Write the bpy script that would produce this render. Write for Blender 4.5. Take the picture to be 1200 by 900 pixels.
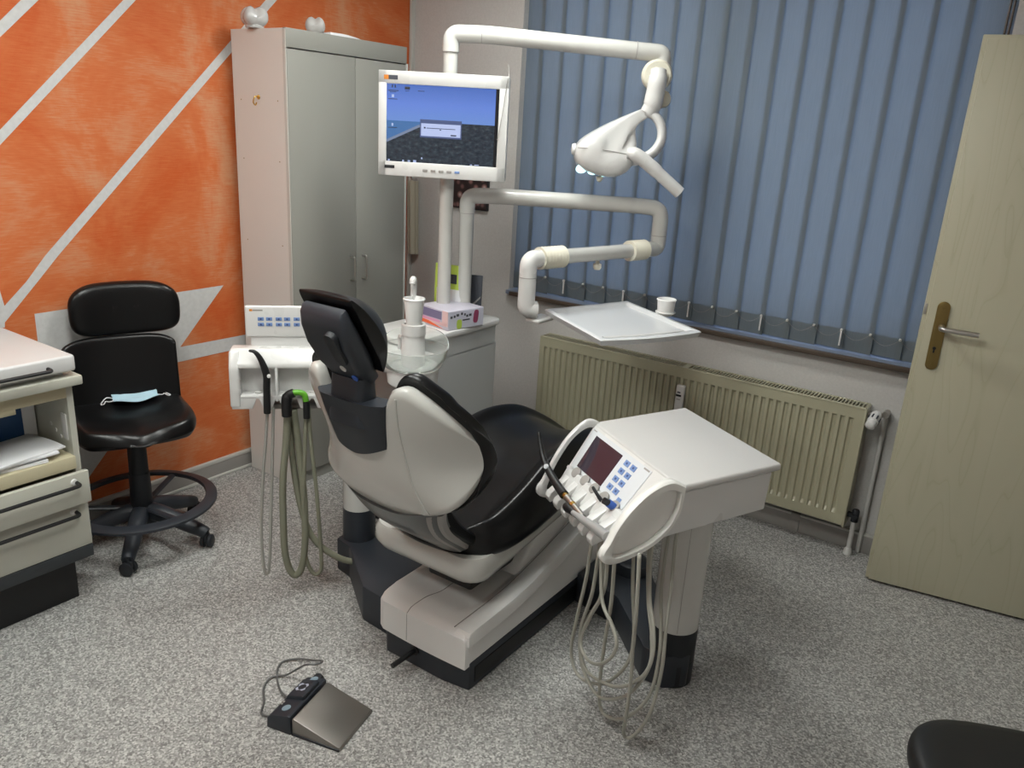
import bpy, bmesh, math, random
from mathutils import Vector, Matrix, Euler
random.seed(7)
C = bpy.context.scene.collection
S = bpy.context.scene
for o in list(bpy.data.objects): bpy.data.objects.remove(o)

# ------------------------------------------------------------------ camera
cam = bpy.data.cameras.new('camera'); cam.sensor_width = 36; cam.lens = 930.38/1200*36
cam.clip_start = .02
co = bpy.data.objects.new('camera', cam); C.objects.link(co)
yaw, pitch, roll = .59496104, .31191317, .05838382
f = Vector((-math.sin(yaw)*math.cos(pitch), math.cos(yaw)*math.cos(pitch), -math.sin(pitch)))
r0 = Vector((math.cos(yaw), math.sin(yaw), 0)); u0 = r0.cross(f)
r1 = r0*math.cos(roll)+u0*math.sin(roll); u1 = -r0*math.sin(roll)+u0*math.cos(roll)
m = Matrix((r1, u1, -f)).transposed().to_4x4(); m.translation = (0, 0, 1.66)
co.matrix_world = m
S.camera = co

# ------------------------------------------------------------------ world and exposure
w = bpy.data.worlds.new('dusk'); S.world = w; w.use_nodes = True
w.node_tree.nodes['Background'].inputs[0].default_value = (.50, .66, 1.0, 1)
w.node_tree.nodes['Background'].inputs[1].default_value = 0.75
S.view_settings.view_transform = 'Standard'; S.view_settings.look = 'None'
S.view_settings.gamma = 1; S.view_settings.exposure = 1.68
LAMP = 12.0          # luminance of the ceiling light diffusers
CEIL = 2.65

# ------------------------------------------------------------------ materials
def new_mat(name):
    m = bpy.data.materials.new(name); m.use_nodes = True
    return m, m.node_tree.nodes, m.node_tree.links, m.node_tree.nodes['Principled BSDF']
def mat(name, col, rough=.5, metal=0, coat=0, emis=None, estr=0, trans=0, ior=1.45, bump=None, spec=None, alpha=None):
    m, N, L, b = new_mat(name)
    b.inputs['Base Color'].default_value = (*col, 1); b.inputs['Roughness'].default_value = rough
    b.inputs['Metallic'].default_value = metal; b.inputs['Coat Weight'].default_value = coat
    b.inputs['Coat Roughness'].default_value = .08
    b.inputs['IOR'].default_value = ior
    if trans: b.inputs['Transmission Weight'].default_value = trans
    if spec is not None: b.inputs['Specular IOR Level'].default_value = spec
    if emis: b.inputs['Emission Color'].default_value = (*emis, 1); b.inputs['Emission Strength'].default_value = estr
    tc = N.new('ShaderNodeTexCoord')
    if bump:
        n = N.new('ShaderNodeTexNoise'); n.inputs['Scale'].default_value = bump[0]; n.inputs['Detail'].default_value = 4
        L.new(tc.outputs['Object'], n.inputs['Vector'])
        bp = N.new('ShaderNodeBump'); bp.inputs['Strength'].default_value = bump[1]; bp.inputs['Distance'].default_value = bump[2]
        L.new(n.outputs['Fac'], bp.inputs['Height']); L.new(bp.outputs['Normal'], b.inputs['Normal'])
    else:   # faint procedural roughness variation
        n = N.new('ShaderNodeTexNoise'); n.inputs['Scale'].default_value = 9
        L.new(tc.outputs['Object'], n.inputs['Vector'])
        mr = N.new('ShaderNodeMapRange'); mr.inputs['To Min'].default_value = max(0, rough-.03); mr.inputs['To Max'].default_value = min(1, rough+.03)
        L.new(n.outputs['Fac'], mr.inputs['Value']); L.new(mr.outputs['Result'], b.inputs['Roughness'])
    return m
def ramp(N, stops):
    r = N.new('ShaderNodeValToRGB'); e = r.color_ramp.elements
    while len(e) > 1: e.remove(e[-1])
    e[0].position = stops[0][0]; e[0].color = (*stops[0][1], 1)
    for p, c in stops[1:]:
        k = e.new(p); k.color = (*c, 1)
    return r

WHITE = mat('white_plastic', (.66, .655, .645), .28, coat=.3)
SHELL = mat('pearl_white_shell', (.56, .555, .525), .25, coat=.5)
TUBE = mat('white_lacquered_tube', (.56, .555, .53), .22, coat=.5)
BASEW = mat('base_white', (.74, .73, .715), .38)
DARK = mat('anthracite_plastic', (.024, .028, .036), .42)
DARKM = mat('charcoal_matt', (.012, .0135, .017), .5)
BLACK = mat('black_plastic', (.008, .008, .009), .4)
VINYL = mat('black_vinyl', (.0035, .0035, .004), .30, bump=(260, .10, .0006), spec=.42)
VINYL2 = mat('black_rubbery_vinyl', (.009, .0095, .010), .45, bump=(200, .25, .0008))
STEEL = mat('brushed_steel', (.52, .50, .47), .32, metal=1)
CHROME = mat('chrome', (.7, .7, .7), .12, metal=1)
BRASS = mat('aged_brass', (.23, .165, .06), .38, metal=.85)
GOLD = mat('gold_ring', (.7, .48, .14), .25, metal=1)
BELLOWS = mat('cream_rubber', (.66, .63, .53), .5)
HOSE = mat('grey_hose', (.36, .355, .31), .45)
HOSEOL = mat('olive_hose', (.21, .21, .155), .45)
HOSETH = mat('pale_grey_hose', (.32, .315, .29), .45)
GREEN = mat('green_rubber', (.10, .33, .02), .4)
BLUE = mat('blue_plastic', (.03, .10, .42), .35)
BUTTON = mat('pale_blue_button', (.17, .27, .52), .4)
BTNDARK = mat('button_mark', (.05, .08, .22), .5)
PANEL = mat('light_keypad', (.66, .69, .72), .25, coat=.4)
LCD = mat('dark_display', (.030, .020, .034), .12, coat=.5)
CUPB = mat('grey_laminate', (.275, .270, .245), .4)
CUPBS = mat('pale_laminate_side', (.66, .64, .61), .5)
CABW = mat('cream_white_laminate', (.46, .455, .395), .4)
CABT = mat('white_worktop', (.58, .575, .57), .25)
CABB = mat('beige_board', (.50, .45, .31), .5)
PLINTH = mat('dark_grey_plinth', (.03, .034, .038), .5)
PAPER = mat('paper', (.72, .72, .74), .7)
RAD = mat('cream_radiator_enamel', (.37, .35, .25), .35)
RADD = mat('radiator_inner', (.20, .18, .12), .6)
SILL = mat('dark_brown_sill', (.075, .055, .042), .35)
BASEB = mat('grey_baseboard', (.30, .285, .27), .45)
BASEBL = mat('light_grey_baseboard_lip', (.50, .49, .46), .4)
PIPE = mat('white_painted_pipe', (.55, .54, .52), .35)
MASKM = mat('pale_blue_nonwoven', (.42, .60, .70), .8)
CUPM = mat('white_cup', (.80, .80, .79), .35)
CERAM = mat('white_ceramic', (.46, .455, .45), .12, coat=.6)
ORANGEL = mat('orange_print', (.65, .22, .02), .5)
LILAC = mat('lilac_print', (.36, .33, .50), .4)
PINKP = mat('pink_print', (.72, .32, .50), .5)
REDP = mat('orange_red_print', (.75, .13, .04), .5)
MAROON = mat('maroon_print', (.28, .05, .11), .5)
LIME = mat('lime_print', (.48, .62, .10), .5)
SLATE = mat('dark_slate_print', (.05, .055, .07), .5)
TOWEL = mat('cream_cloth', (.42, .38, .30), .9)
WINF = mat('window_frame_white', (.6, .6, .6), .4)
GLASS = mat('glass', (1, 1, 1), 0.0, trans=1, ior=1.45)
BOWLG = mat('frosted_bowl_glass', (.92, .95, .93), .07, trans=.82, ior=1.3)
DIFFUSER = mat('lamp_diffuser', (.9, .9, .9), .5, emis=(.97, 1, .95), estr=LAMP)
LED = mat('led_lens', (.6, .9, .95), .1, emis=(.55, .95, 1), estr=.55)
COVERW = mat('ceiling_paint', (.78, .77, .75), .9)
TOOTHSH = mat('white_soap', (.42, .41, .40), .3)

def plaster(name, col, s=110):
    m, N, L, b = new_mat(name); b.inputs['Roughness'].default_value = .85
    tc = N.new('ShaderNodeTexCoord'); n = N.new('ShaderNodeTexNoise'); n.inputs['Scale'].default_value = s; n.inputs['Detail'].default_value = 5
    L.new(tc.outputs['Object'], n.inputs['Vector'])
    r = ramp(N, [(.3, tuple(c*.94 for c in col)), (.7, tuple(c*1.04 for c in col))])
    L.new(n.outputs['Fac'], r.inputs[0]); L.new(r.outputs[0], b.inputs['Base Color'])
    bp = N.new('ShaderNodeBump'); bp.inputs['Strength'].default_value = .25; bp.inputs['Distance'].default_value = .002
    L.new(n.outputs['Fac'], bp.inputs['Height']); L.new(bp.outputs['Normal'], b.inputs['Normal'])
    return m
WALLP = plaster('pale_plaster', (.52, .505, .49))
STRIPE = plaster('white_painted_stripe', (.55, .55, .545), 60)

def orange_mat():
    m, N, L, b = new_mat('orange_sponged_paint'); b.inputs['Roughness'].default_value = .7
    tc = N.new('ShaderNodeTexCoord')
    n = N.new('ShaderNodeTexNoise'); n.inputs['Scale'].default_value = 2.6; n.inputs['Detail'].default_value = 7; n.inputs['Roughness'].default_value = .62; n.inputs['Distortion'].default_value = .5
    L.new(tc.outputs['Object'], n.inputs['Vector'])
    mp = N.new('ShaderNodeMapping'); mp.inputs['Scale'].default_value = (1, 1.2, 16)
    L.new(tc.outputs['Object'], mp.inputs['Vector'])
    n2 = N.new('ShaderNodeTexNoise'); n2.inputs['Scale'].default_value = 14; n2.inputs['Detail'].default_value = 5
    L.new(mp.outputs[0], n2.inputs['Vector'])
    r = ramp(N, [(.36, (.50, .085, .010)), (.5, (.55, .14, .038)), (.62, (.56, .25, .125))])
    mx = N.new('ShaderNodeMix'); mx.data_type = 'FLOAT'; mx.inputs[0].default_value = .22
    L.new(n.outputs['Fac'], mx.inputs[2]); L.new(n2.outputs['Fac'], mx.inputs[3])
    L.new(mx.outputs[0], r.inputs[0]); L.new(r.outputs[0], b.inputs['Base Color'])
    bp = N.new('ShaderNodeBump'); bp.inputs['Strength'].default_value = .3; bp.inputs['Distance'].default_value = .002
    L.new(n2.outputs['Fac'], bp.inputs['Height']); L.new(bp.outputs['Normal'], b.inputs['Normal'])
    return m
ORANGE = orange_mat()

def floor_mat():
    m, N, L, b = new_mat('speckled_vinyl'); b.inputs['Roughness'].default_value = .5
    tc = N.new('ShaderNodeTexCoord')
    v = N.new('ShaderNodeTexVoronoi'); v.inputs['Scale'].default_value = 190; L.new(tc.outputs['Object'], v.inputs['Vector'])
    n = N.new('ShaderNodeTexNoise'); n.inputs['Scale'].default_value = 260; n.inputs['Detail'].default_value = 3; n.inputs['Roughness'].default_value = .7
    L.new(tc.outputs['Object'], n.inputs['Vector'])
    sp = N.new('ShaderNodeSeparateColor'); L.new(v.outputs['Color'], sp.inputs[0])
    mx = N.new('ShaderNodeMix'); mx.data_type = 'FLOAT'; mx.inputs[0].default_value = .55
    L.new(sp.outputs[0], mx.inputs[2]); L.new(n.outputs['Fac'], mx.inputs[3])
    r = ramp(N, [(.24, (.12, .117, .112)), (.40, (.235, .23, .222)), (.56, (.33, .324, .312)), (.76, (.58, .57, .55))])
    L.new(mx.outputs[0], r.inputs[0]); L.new(r.outputs[0], b.inputs['Base Color'])
    return m
FLOORM = floor_mat()

def door_mat():
    m, N, L, b = new_mat('cream_grained_veneer'); b.inputs['Roughness'].default_value = .42
    tc = N.new('ShaderNodeTexCoord'); mp = N.new('ShaderNodeMapping'); mp.inputs['Scale'].default_value = (3.2, 3.2, .38)
    L.new(tc.outputs['Object'], mp.inputs['Vector'])
    n = N.new('ShaderNodeTexNoise'); n.inputs['Scale'].default_value = 1.8; n.inputs['Detail'].default_value = 2; n.inputs['Distortion'].default_value = .3
    L.new(mp.outputs[0], n.inputs['Vector'])
    mul = N.new('ShaderNodeMath'); mul.operation = 'MULTIPLY'; mul.inputs[1].default_value = 13
    L.new(n.outputs['Fac'], mul.inputs[0])
    fr = N.new('ShaderNodeMath'); fr.operation = 'FRACT'; L.new(mul.outputs[0], fr.inputs[0])
    r = ramp(N, [(0, (.395, .375, .265)), (.08, (.435, .415, .305)), (.8, (.445, .425, .315)), (1, (.425, .405, .295))])
    L.new(fr.outputs[0], r.inputs[0]); L.new(r.outputs[0], b.inputs['Base Color'])
    mp2 = N.new('ShaderNodeMapping'); mp2.inputs['Scale'].default_value = (220, 220, 5)
    L.new(tc.outputs['Object'], mp2.inputs['Vector'])
    n2 = N.new('ShaderNodeTexNoise'); n2.inputs['Scale'].default_value = 1; L.new(mp2.outputs[0], n2.inputs['Vector'])
    bp = N.new('ShaderNodeBump'); bp.inputs['Strength'].default_value = .15; bp.inputs['Distance'].default_value = .001
    L.new(n2.outputs['Fac'], bp.inputs['Height']); L.new(bp.outputs['Normal'], b.inputs['Normal'])
    return m
DOORM = door_mat()

def slat_mat():
    m = bpy.data.materials.new('blue_grey_blind_fabric'); m.use_nodes = True; N = m.node_tree.nodes; L = m.node_tree.links
    N.remove(N['Principled BSDF']); out = N['Material Output']
    d = N.new('ShaderNodeBsdfDiffuse'); t = N.new('ShaderNodeBsdfTranslucent'); mx = N.new('ShaderNodeMixShader')
    tc = N.new('ShaderNodeTexCoord'); mp = N.new('ShaderNodeMapping'); mp.inputs['Scale'].default_value = (300, 300, 12)
    L.new(tc.outputs['Object'], mp.inputs['Vector'])
    n = N.new('ShaderNodeTexNoise'); n.inputs['Scale'].default_value = 1.0; n.inputs['Detail'].default_value = 3; L.new(mp.outputs[0], n.inputs['Vector'])
    r = ramp(N, [(.3, (.15, .17, .18)), (.7, (.175, .197, .208))]); L.new(n.outputs['Fac'], r.inputs[0]); L.new(r.outputs[0], d.inputs[0])
    t.inputs[0].default_value = (.46, .52, .56, 1); mx.inputs[0].default_value = .26
    L.new(d.outputs[0], mx.inputs[1]); L.new(t.outputs[0], mx.inputs[2]); L.new(mx.outputs[0], out.inputs[0])
    return m
SLATM = slat_mat()

def screen_mat():
    m, N, L, b = new_mat('desktop_picture'); b.inputs['Base Color'].default_value = (.01, .01, .012, 1); b.inputs['Roughness'].default_value = .2
    tc = N.new('ShaderNodeTexCoord'); sx = N.new('ShaderNodeSeparateXYZ'); L.new(tc.outputs['UV'], sx.inputs[0])
    def math_(op, a, b_):
        k = N.new('ShaderNodeMath'); k.operation = op
        for i, v in ((0, a), (1, b_)):
            if isinstance(v, (int, float)): k.inputs[i].default_value = v
            else: L.new(v, k.inputs[i])
        return k.outputs[0]
    # generated coordinates: long side = 'x' (0..1), height = z (0..1)
    X = sx.outputs[0]; Z = sx.outputs[1]
    sky = ramp(N, [(.5, (.13, .24, .55)), (.75, (.11, .20, .58)), (1, (.06, .13, .42))]); L.new(Z, sky.inputs[0])
    nz = N.new('ShaderNodeTexNoise'); nz.inputs['Scale'].default_value = 26; nz.inputs['Detail'].default_value = 6; L.new(tc.outputs['UV'], nz.inputs['Vector'])
    land = ramp(N, [(.35, (.006, .010, .018)), (.55, (.018, .028, .040)), (.75, (.055, .075, .085))]); L.new(nz.outputs['Fac'], land.inputs[0])
    # coast line: land below z < .24+.4*x (left) and z < .53
    coast = math_('ADD', math_('MULTIPLY', X, .72), .25)
    island = math_('LESS_THAN', Z, math_('MINIMUM', coast, .54))
    beach = math_('LESS_THAN', Z, math_('MINIMUM', math_('ADD', coast, .035), .535))
    issea = math_('LESS_THAN', Z, .535)
    def mixc(fac, a, c):
        k = N.new('ShaderNodeMix'); k.data_type = 'RGBA'; L.new(fac, k.inputs[0])
        for i, v in ((6, a), (7, c)):
            if isinstance(v, tuple): k.inputs[i].default_value = (*v, 1)
            else: L.new(v, k.inputs[i])
        return k.outputs[2]
    c1 = mixc(issea, sky.outputs[0], (.05, .14, .33))
    c2 = mixc(beach, c1, (.16, .20, .30))
    c3 = mixc(island, c2, land.outputs[0])
    edge = math_('GREATER_THAN', X, .965)
    c4 = mixc(edge, c3, (.002, .002, .003))
    L.new(c4, b.inputs['Emission Color']); b.inputs['Emission Strength'].default_value = .36
    return m
SCREEN = screen_mat()
DLG = mat('dialog_window', (.1, .1, .1), .3, emis=(.36, .44, .72), estr=.32)
DLGB = mat('dialog_border', (.02, .02, .02), .3, emis=(.06, .09, .22), estr=.3)
ICON = mat('icon_marks', (.02, .02, .02), .3, emis=(.015, .02, .05), estr=.3)
ICONL = mat('icon_light', (.1, .1, .1), .3, emis=(.35, .45, .75), estr=.3)

# ------------------------------------------------------------------ mesh helpers
I4 = Matrix.Identity(4)
def T(x, y, z): return Matrix.Translation((x, y, z))
def RZ(a): return Matrix.Rotation(a, 4, 'Z')
def RX(a): return Matrix.Rotation(a, 4, 'X')
def RY(a): return Matrix.Rotation(a, 4, 'Y')
def B(): return bmesh.new()
def join(bm, tmp, fn=None, M=None):
    if fn:
        for v in tmp.verts: v.co = Vector(fn(*v.co))
    if M is not None: bmesh.ops.transform(tmp, matrix=M, verts=tmp.verts)
    me = bpy.data.meshes.new('tmp'); tmp.to_mesh(me); tmp.free(); bm.from_mesh(me); bpy.data.meshes.remove(me)
    return bm
def box(bm, x0, x1, y0, y1, z0, z1, bev=0, seg=2, M=None, fn=None, mi=0, sub=0):
    t = bmesh.new(); bmesh.ops.create_cube(t, size=1)
    for v in t.verts: v.co = Vector(((v.co.x+.5)*(x1-x0)+x0, (v.co.y+.5)*(y1-y0)+y0, (v.co.z+.5)*(z1-z0)+z0))
    if bev > 0:
        bev = min(bev, .49*min(abs(x1-x0), abs(y1-y0), abs(z1-z0)))
        bmesh.ops.bevel(t, geom=list(t.edges), offset=bev, segments=seg, profile=.5, affect='EDGES')
    if sub: bmesh.ops.subdivide_edges(t, edges=list(t.edges), cuts=sub, use_grid_fill=True)
    for fc in t.faces: fc.material_index = mi
    return join(bm, t, fn, M)
def prism(bm, pts, w0, w1, mp, bev=0, seg=2, mi=0, M=None):
    """pts: 2-D outline (u,v); mp(u,v,w) -> xyz; extruded from w0 to w1"""
    t = bmesh.new()
    a = [t.verts.new((u, v, w0)) for u, v in pts]; fa = t.faces.new(a)
    r = bmesh.ops.extrude_face_region(t, geom=[fa])
    for v in r['geom']:
        if isinstance(v, bmesh.types.BMVert): v.co.z = w1
    bmesh.ops.recalc_face_normals(t, faces=t.faces)
    if bev > 0: bmesh.ops.bevel(t, geom=list(t.edges), offset=bev, segments=seg, profile=.5, affect='EDGES', clamp_overlap=True)
    bmesh.ops.triangulate(t, faces=[fc for fc in t.faces if len(fc.verts) > 4])
    for v in t.verts: v.co = Vector(mp(*v.co))
    bmesh.ops.recalc_face_normals(t, faces=t.faces)
    for fc in t.faces: fc.material_index = mi
    return join(bm, t, None, M)
def catmull(P, n=6):
    P = [Vector(p) for p in P]; out = []
    for i in range(len(P)-1):
        p0 = P[max(0, i-1)]; p1 = P[i]; p2 = P[i+1]; p3 = P[min(len(P)-1, i+2)]
        for k in range(n):
            t = k/n
            out.append(.5*((2*p1)+(-p0+p2)*t+(2*p0-5*p1+4*p2-p3)*t*t+(-p0+3*p1-3*p2+p3)*t**3))
    out.append(P[-1]); return out
def fillet(P, r, n=7):
    P = [Vector(p) for p in P]; out = [P[0]]
    for i in range(1, len(P)-1):
        a = (P[i-1]-P[i]); c = (P[i+1]-P[i]); d = min(r, a.length*.49, c.length*.49)
        A = P[i]+a.normalized()*d; Cc = P[i]+c.normalized()*d
        for k in range(n+1):
            t = k/n; out.append(A*(1-t)**2+P[i]*2*t*(1-t)+Cc*t*t)
    out.append(P[-1]); return out
def tube(bm, P, r, seg=12, cap=True, mi=0, M=None, sq=None):
    P = [Vector(p) for p in P]; n = len(P)
    R = r if isinstance(r, (list, tuple)) else [r]*n
    t = bmesh.new(); rings = []
    tan = []
    for i in range(n):
        d = P[min(n-1, i+1)]-P[max(0, i-1)]; tan.append(d.normalized() if d.length > 1e-9 else Vector((0, 0, 1)))
    ref = Vector((0, 0, 1)) if abs(tan[0].z) < .9 else Vector((1, 0, 0))
    nrm = (ref-tan[0]*ref.dot(tan[0])).normalized()
    for i in range(n):
        nrm = nrm-tan[i]*nrm.dot(tan[i]); nrm.normalize(); bn = tan[i].cross(nrm)
        ring = []
        for k in range(seg):
            a = 2*math.pi*k/seg
            q = sq if sq else (1, 1)
            ring.append(t.verts.new(P[i]+nrm*math.cos(a)*R[i]*q[0]+bn*math.sin(a)*R[i]*q[1]))
        rings.append(ring)
    for i in range(n-1):
        for k in range(seg):
            t.faces.new((rings[i][k], rings[i][(k+1) % seg], rings[i+1][(k+1) % seg], rings[i+1][k]))
    if cap:
        t.faces.new(list(reversed(rings[0]))); t.faces.new(rings[-1])
    for fc in t.faces: fc.material_index = mi
    bmesh.ops.recalc_face_normals(t, faces=t.faces)
    return join(bm, t, None, M)
def lathe(bm, prof, M=None, seg=32, mi=0):
    t = bmesh.new(); rings = []
    for r, z in prof:
        if r < 1e-6: rings.append([t.verts.new((0, 0, z))])
        else: rings.append([t.verts.new((r*math.cos(2*math.pi*k/seg), r*math.sin(2*math.pi*k/seg), z)) for k in range(seg)])
    for a, c in zip(rings, rings[1:]):
        for k in range(seg):
            q = [a[k % len(a)], a[(k+1) % len(a)], c[(k+1) % len(c)], c[k % len(c)]]
            u = []
            for v in q:
                if v not in u: u.append(v)
            if len(u) > 2: t.faces.new(u)
    bmesh.ops.recalc_face_normals(t, faces=t.faces)
    for fc in t.faces: fc.material_index = mi
    return join(bm, t, None, M)
def loft(bm, rings, M=None, cap=True, mi=0, closed=True):
    t = bmesh.new(); R = [[t.verts.new(p) for p in r] for r in rings]; n = len(R[0])
    for a, c in zip(R, R[1:]):
        for k in range(n if closed else n-1): t.faces.new((a[k], a[(k+1) % n], c[(k+1) % n], c[k]))
    if cap:
        t.faces.new(list(reversed(R[0]))); t.faces.new(R[-1])
    bmesh.ops.triangulate(t, faces=[fc for fc in t.faces if len(fc.verts) > 4])
    bmesh.ops.recalc_face_normals(t, faces=t.faces)
    for fc in t.faces: fc.material_index = mi
    return join(bm, t, None, M)
def sheet(bm, nu, nv, front, back, M=None, mi=0):
    """closed slab between two parametric surfaces over (u,v) in 0..1"""
    t = bmesh.new()
    F = [[t.verts.new(front(i/nu, j/nv)) for j in range(nv+1)] for i in range(nu+1)]
    K = [[t.verts.new(back(i/nu, j/nv)) for j in range(nv+1)] for i in range(nu+1)]
    for i in range(nu):
        for j in range(nv):
            t.faces.new((F[i][j], F[i+1][j], F[i+1][j+1], F[i][j+1]))
            t.faces.new((K[i][j], K[i][j+1], K[i+1][j+1], K[i+1][j]))
    for i in range(nu):
        t.faces.new((F[i][0], K[i][0], K[i+1][0], F[i+1][0])); t.faces.new((F[i][nv], F[i+1][nv], K[i+1][nv], K[i][nv]))
    for j in range(nv):
        t.faces.new((F[0][j], F[0][j+1], K[0][j+1], K[0][j])); t.faces.new((F[nu][j], K[nu][j], K[nu][j+1], F[nu][j+1]))
    bmesh.ops.remove_doubles(t, verts=t.verts, dist=1e-5)
    bmesh.ops.recalc_face_normals(t, faces=t.faces)
    for fc in t.faces: fc.material_index = mi
    return join(bm, t, None, M)
def interp(tab, x):
    if x <= tab[0][0]: return tab[0][1]
    for (a, va), (c, vc) in zip(tab, tab[1:]):
        if x <= c:
            t = (x-a)/(c-a) if c > a else 0
            return va+(vc-va)*t
    return tab[-1][1]
def sinterp(tab, x):
    """smooth (catmull) interpolation"""
    n = len(tab)
    if x <= tab[0][0]: return tab[0][1]
    if x >= tab[-1][0]: return tab[-1][1]
    for i in range(n-1):
        if x <= tab[i+1][0]:
            a, va = tab[i]; c, vc = tab[i+1]; h = c-a; t = (x-a)/h
            m0 = (vc-tab[i-1][1])/(c-tab[i-1][0])*h if i > 0 else vc-va
            m1 = (tab[i+2][1]-va)/(tab[i+2][0]-a)*h if i+2 < n else vc-va
            return (2*t**3-3*t*t+1)*va+(t**3-2*t*t+t)*m0+(-2*t**3+3*t*t)*vc+(t**3-t*t)*m1

# ------------------------------------------------------------------ object helpers
MW = {}
def thing(name, label, cat, loc=(0, 0, 0), rz=0, group=None):
    o = bpy.data.objects.new(name, None); C.objects.link(o); o.empty_display_size = .1
    o.location = loc; o.rotation_euler = (0, 0, rz); MW[o.name] = T(*loc) @ RZ(rz)
    o['label'] = label; o['category'] = cat
    if group: o['group'] = group
    return o
def obj(name, bm, mats, parent=None, label=None, ang=35, sub=0, local=False, smooth=True):
    """link ONE mesh object; geometry is given in world metres unless local"""
    bmesh.ops.remove_doubles(bm, verts=bm.verts, dist=1e-6)
    if not local and parent is not None: bmesh.ops.transform(bm, matrix=MW[parent.name].inverted(), verts=bm.verts)
    if name != 'slat': bmesh.ops.recalc_face_normals(bm, faces=bm.faces)
    me = bpy.data.meshes.new(name); bm.to_mesh(me); bm.free()
    for mt in (mats if isinstance(mats, (list, tuple)) else [mats]): me.materials.append(mt)
    o = bpy.data.objects.new(name, me); C.objects.link(o)
    if smooth:
        for p in me.polygons: p.use_smooth = True
        if ang < 180: me.set_sharp_from_angle(angle=math.radians(ang))
    if parent is not None: o.parent = parent; MW[o.name] = MW[parent.name].copy()
    else: MW[o.name] = I4.copy()
    if sub:
        md = o.modifiers.new('round', 'SUBSURF'); md.levels = sub; md.render_levels = sub
    if label: o['label'] = label
    return o
def tag(o, label, cat, group=None, kind=None):
    o['label'] = label; o['category'] = cat
    if group: o['group'] = group
    if kind: o['kind'] = kind
    return o
def struct(name, bm, mats, label=None, cat=None, **k):
    o = obj(name, bm, mats, **k); o['kind'] = 'structure'
    o['label'] = label or name; o['category'] = cat or name.split('_')[0]
    return o
def copy_tree(o, parent=None):
    c = o.copy(); C.objects.link(c)
    if parent is not None: c.parent = parent
    for ch in list(o.children): copy_tree(ch, c)
    return c

# ================================================================== THE ROOM
XW, YW, XR, YB = -3.08, 3.42, .58, -1.6
b = B(); box(b, XW-.1, XR+.1, YB-.1, YW+.3, -.05, 0); struct('floor', b, FLOORM, 'grey speckled vinyl floor', 'floor', smooth=False)
b = B(); box(b, XW-.1, XR+.1, YB-.1, YW+.3, CEIL, CEIL+.05); struct('ceiling', b, COVERW, 'plain white ceiling', 'ceiling', smooth=False)
b = B(); box(b, XW-.1, XW, YB, YW+.3, 0, CEIL)
# painted stripes: thin paint layer on the same wall
def poly(bm, pts, x, mi):
    t = bmesh.new(); vs = [t.verts.new((x, y, z)) for y, z in pts]; fc = t.faces.new(vs); fc.material_index = mi
    t.normal_update()
    if fc.normal.x < 0: fc.normal_flip()
    bmesh.ops.triangulate(t, faces=t.faces); join(bm, t)
xs = XW+.0015
poly(b, [(1.368, 1.851), (1.374, 1.902), (1.451, 1.978), (1.9, 2.40), (1.975, 2.40), (1.51, 1.987)], xs, 1)
poly(b, [(.30, .83), (1.28, 1.815), (1.374, 1.902), (1.368, 1.851), (1.28, 1.765), (.35, .83)], xs+.0003, 1)
poly(b, [(.10, .36), (1.2, 1.43), (1.329, 1.554), (1.817, 2.031), (2.2, 2.40), (2.27, 2.40), (1.868, 2.039), (1.322, 1.503), (1.2, 1.38), (.15, .36)], xs, 1)
poly(b, [(1.227, .913), (1.35, 1.027), (1.426, 1.114), (2.262, 1.924), (2.471, 2.127), (2.75, 2.40), (2.82, 2.40), (2.531, 2.135), (2.265, 1.88), (1.472, 1.109), (1.39, 1.023), (1.243, .872)], xs, 1)
poly(b, [(1.363, .904), (2.179, .91), (1.494, .201), (1.40, .10), (1.30, .10), (1.362, .809)], xs, 1)
poly(b, [(1.93, .666), (2.40, .660), (2.40, .601), (1.87, .60)], xs+.0005, 1)
poly(b, [(.55, 1.05), (1.257, 1.008), (1.266, .944), (1.256, .87), (1.239, .873), (.55, .80)], xs+.0007, 1)
struct('wall_left', b, [ORANGE, STRIPE], 'orange sponge-painted wall with white diagonal stripes', 'wall', smooth=False)
# window wall with opening
WX0, WX1, WZ0, WZ1 = -2.37, -.318, .845, 2.50
b = B()
for x0, x1, z0, z1 in ((XW, WX0, 0, CEIL), (WX1, XR+.1, 0, CEIL), (WX0, WX1, 0, WZ0), (WX0, WX1, WZ1, CEIL)): box(b, x0, x1, YW, YW+.28, z0, z1)
struct('wall_window', b, WALLP, 'pale plaster wall around the window', 'wall', smooth=False)
b = B(); box(b, XR, XR+.1, YB, YW, 0, CEIL); struct('wall_right', b, WALLP, 'pale wall beside the open door', 'wall', smooth=False)
b = B(); box(b, XW, XR, YB-.1, YB, 0, CEIL); struct('wall_back', b, WALLP, 'pale wall behind the camera', 'wall', smooth=False)
b = B(); box(b, XW+.0025, XW+.018, 3.392, YW, .09, CEIL, .002); struct('trim_1', b, BASEBL, 'grey corner strip where orange wall meets window wall', 'trim')
# baseboards
b = B()
box(b, XW, XW+.014, YB, YW, 0, .088, .003)
box(b, XW, XW+.017, YB, YW, .071, .089, .003, mi=1); box(b, XW, XW+.026, YB, YW, 0, .012, .003, mi=1)
struct('baseboard_left', b, [BASEB, BASEBL], 'grey skirting strip under the orange wall', 'baseboard')
b = B(); box(b, XW, XR, YW-.014, YW, 0, .088, .003); box(b, XW, XR, YW-.016, YW, .078, .089, .002, mi=1); box(b, -1.0, -.962, YW-.02, YW, 0, .09, .002)
box(b, -.75, -.71, YW-.02, YW, 0, .09, .002)
struct('baseboard_window', b, [BASEB, BASEBL], 'grey skirting strip under the radiator', 'baseboard')

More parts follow.
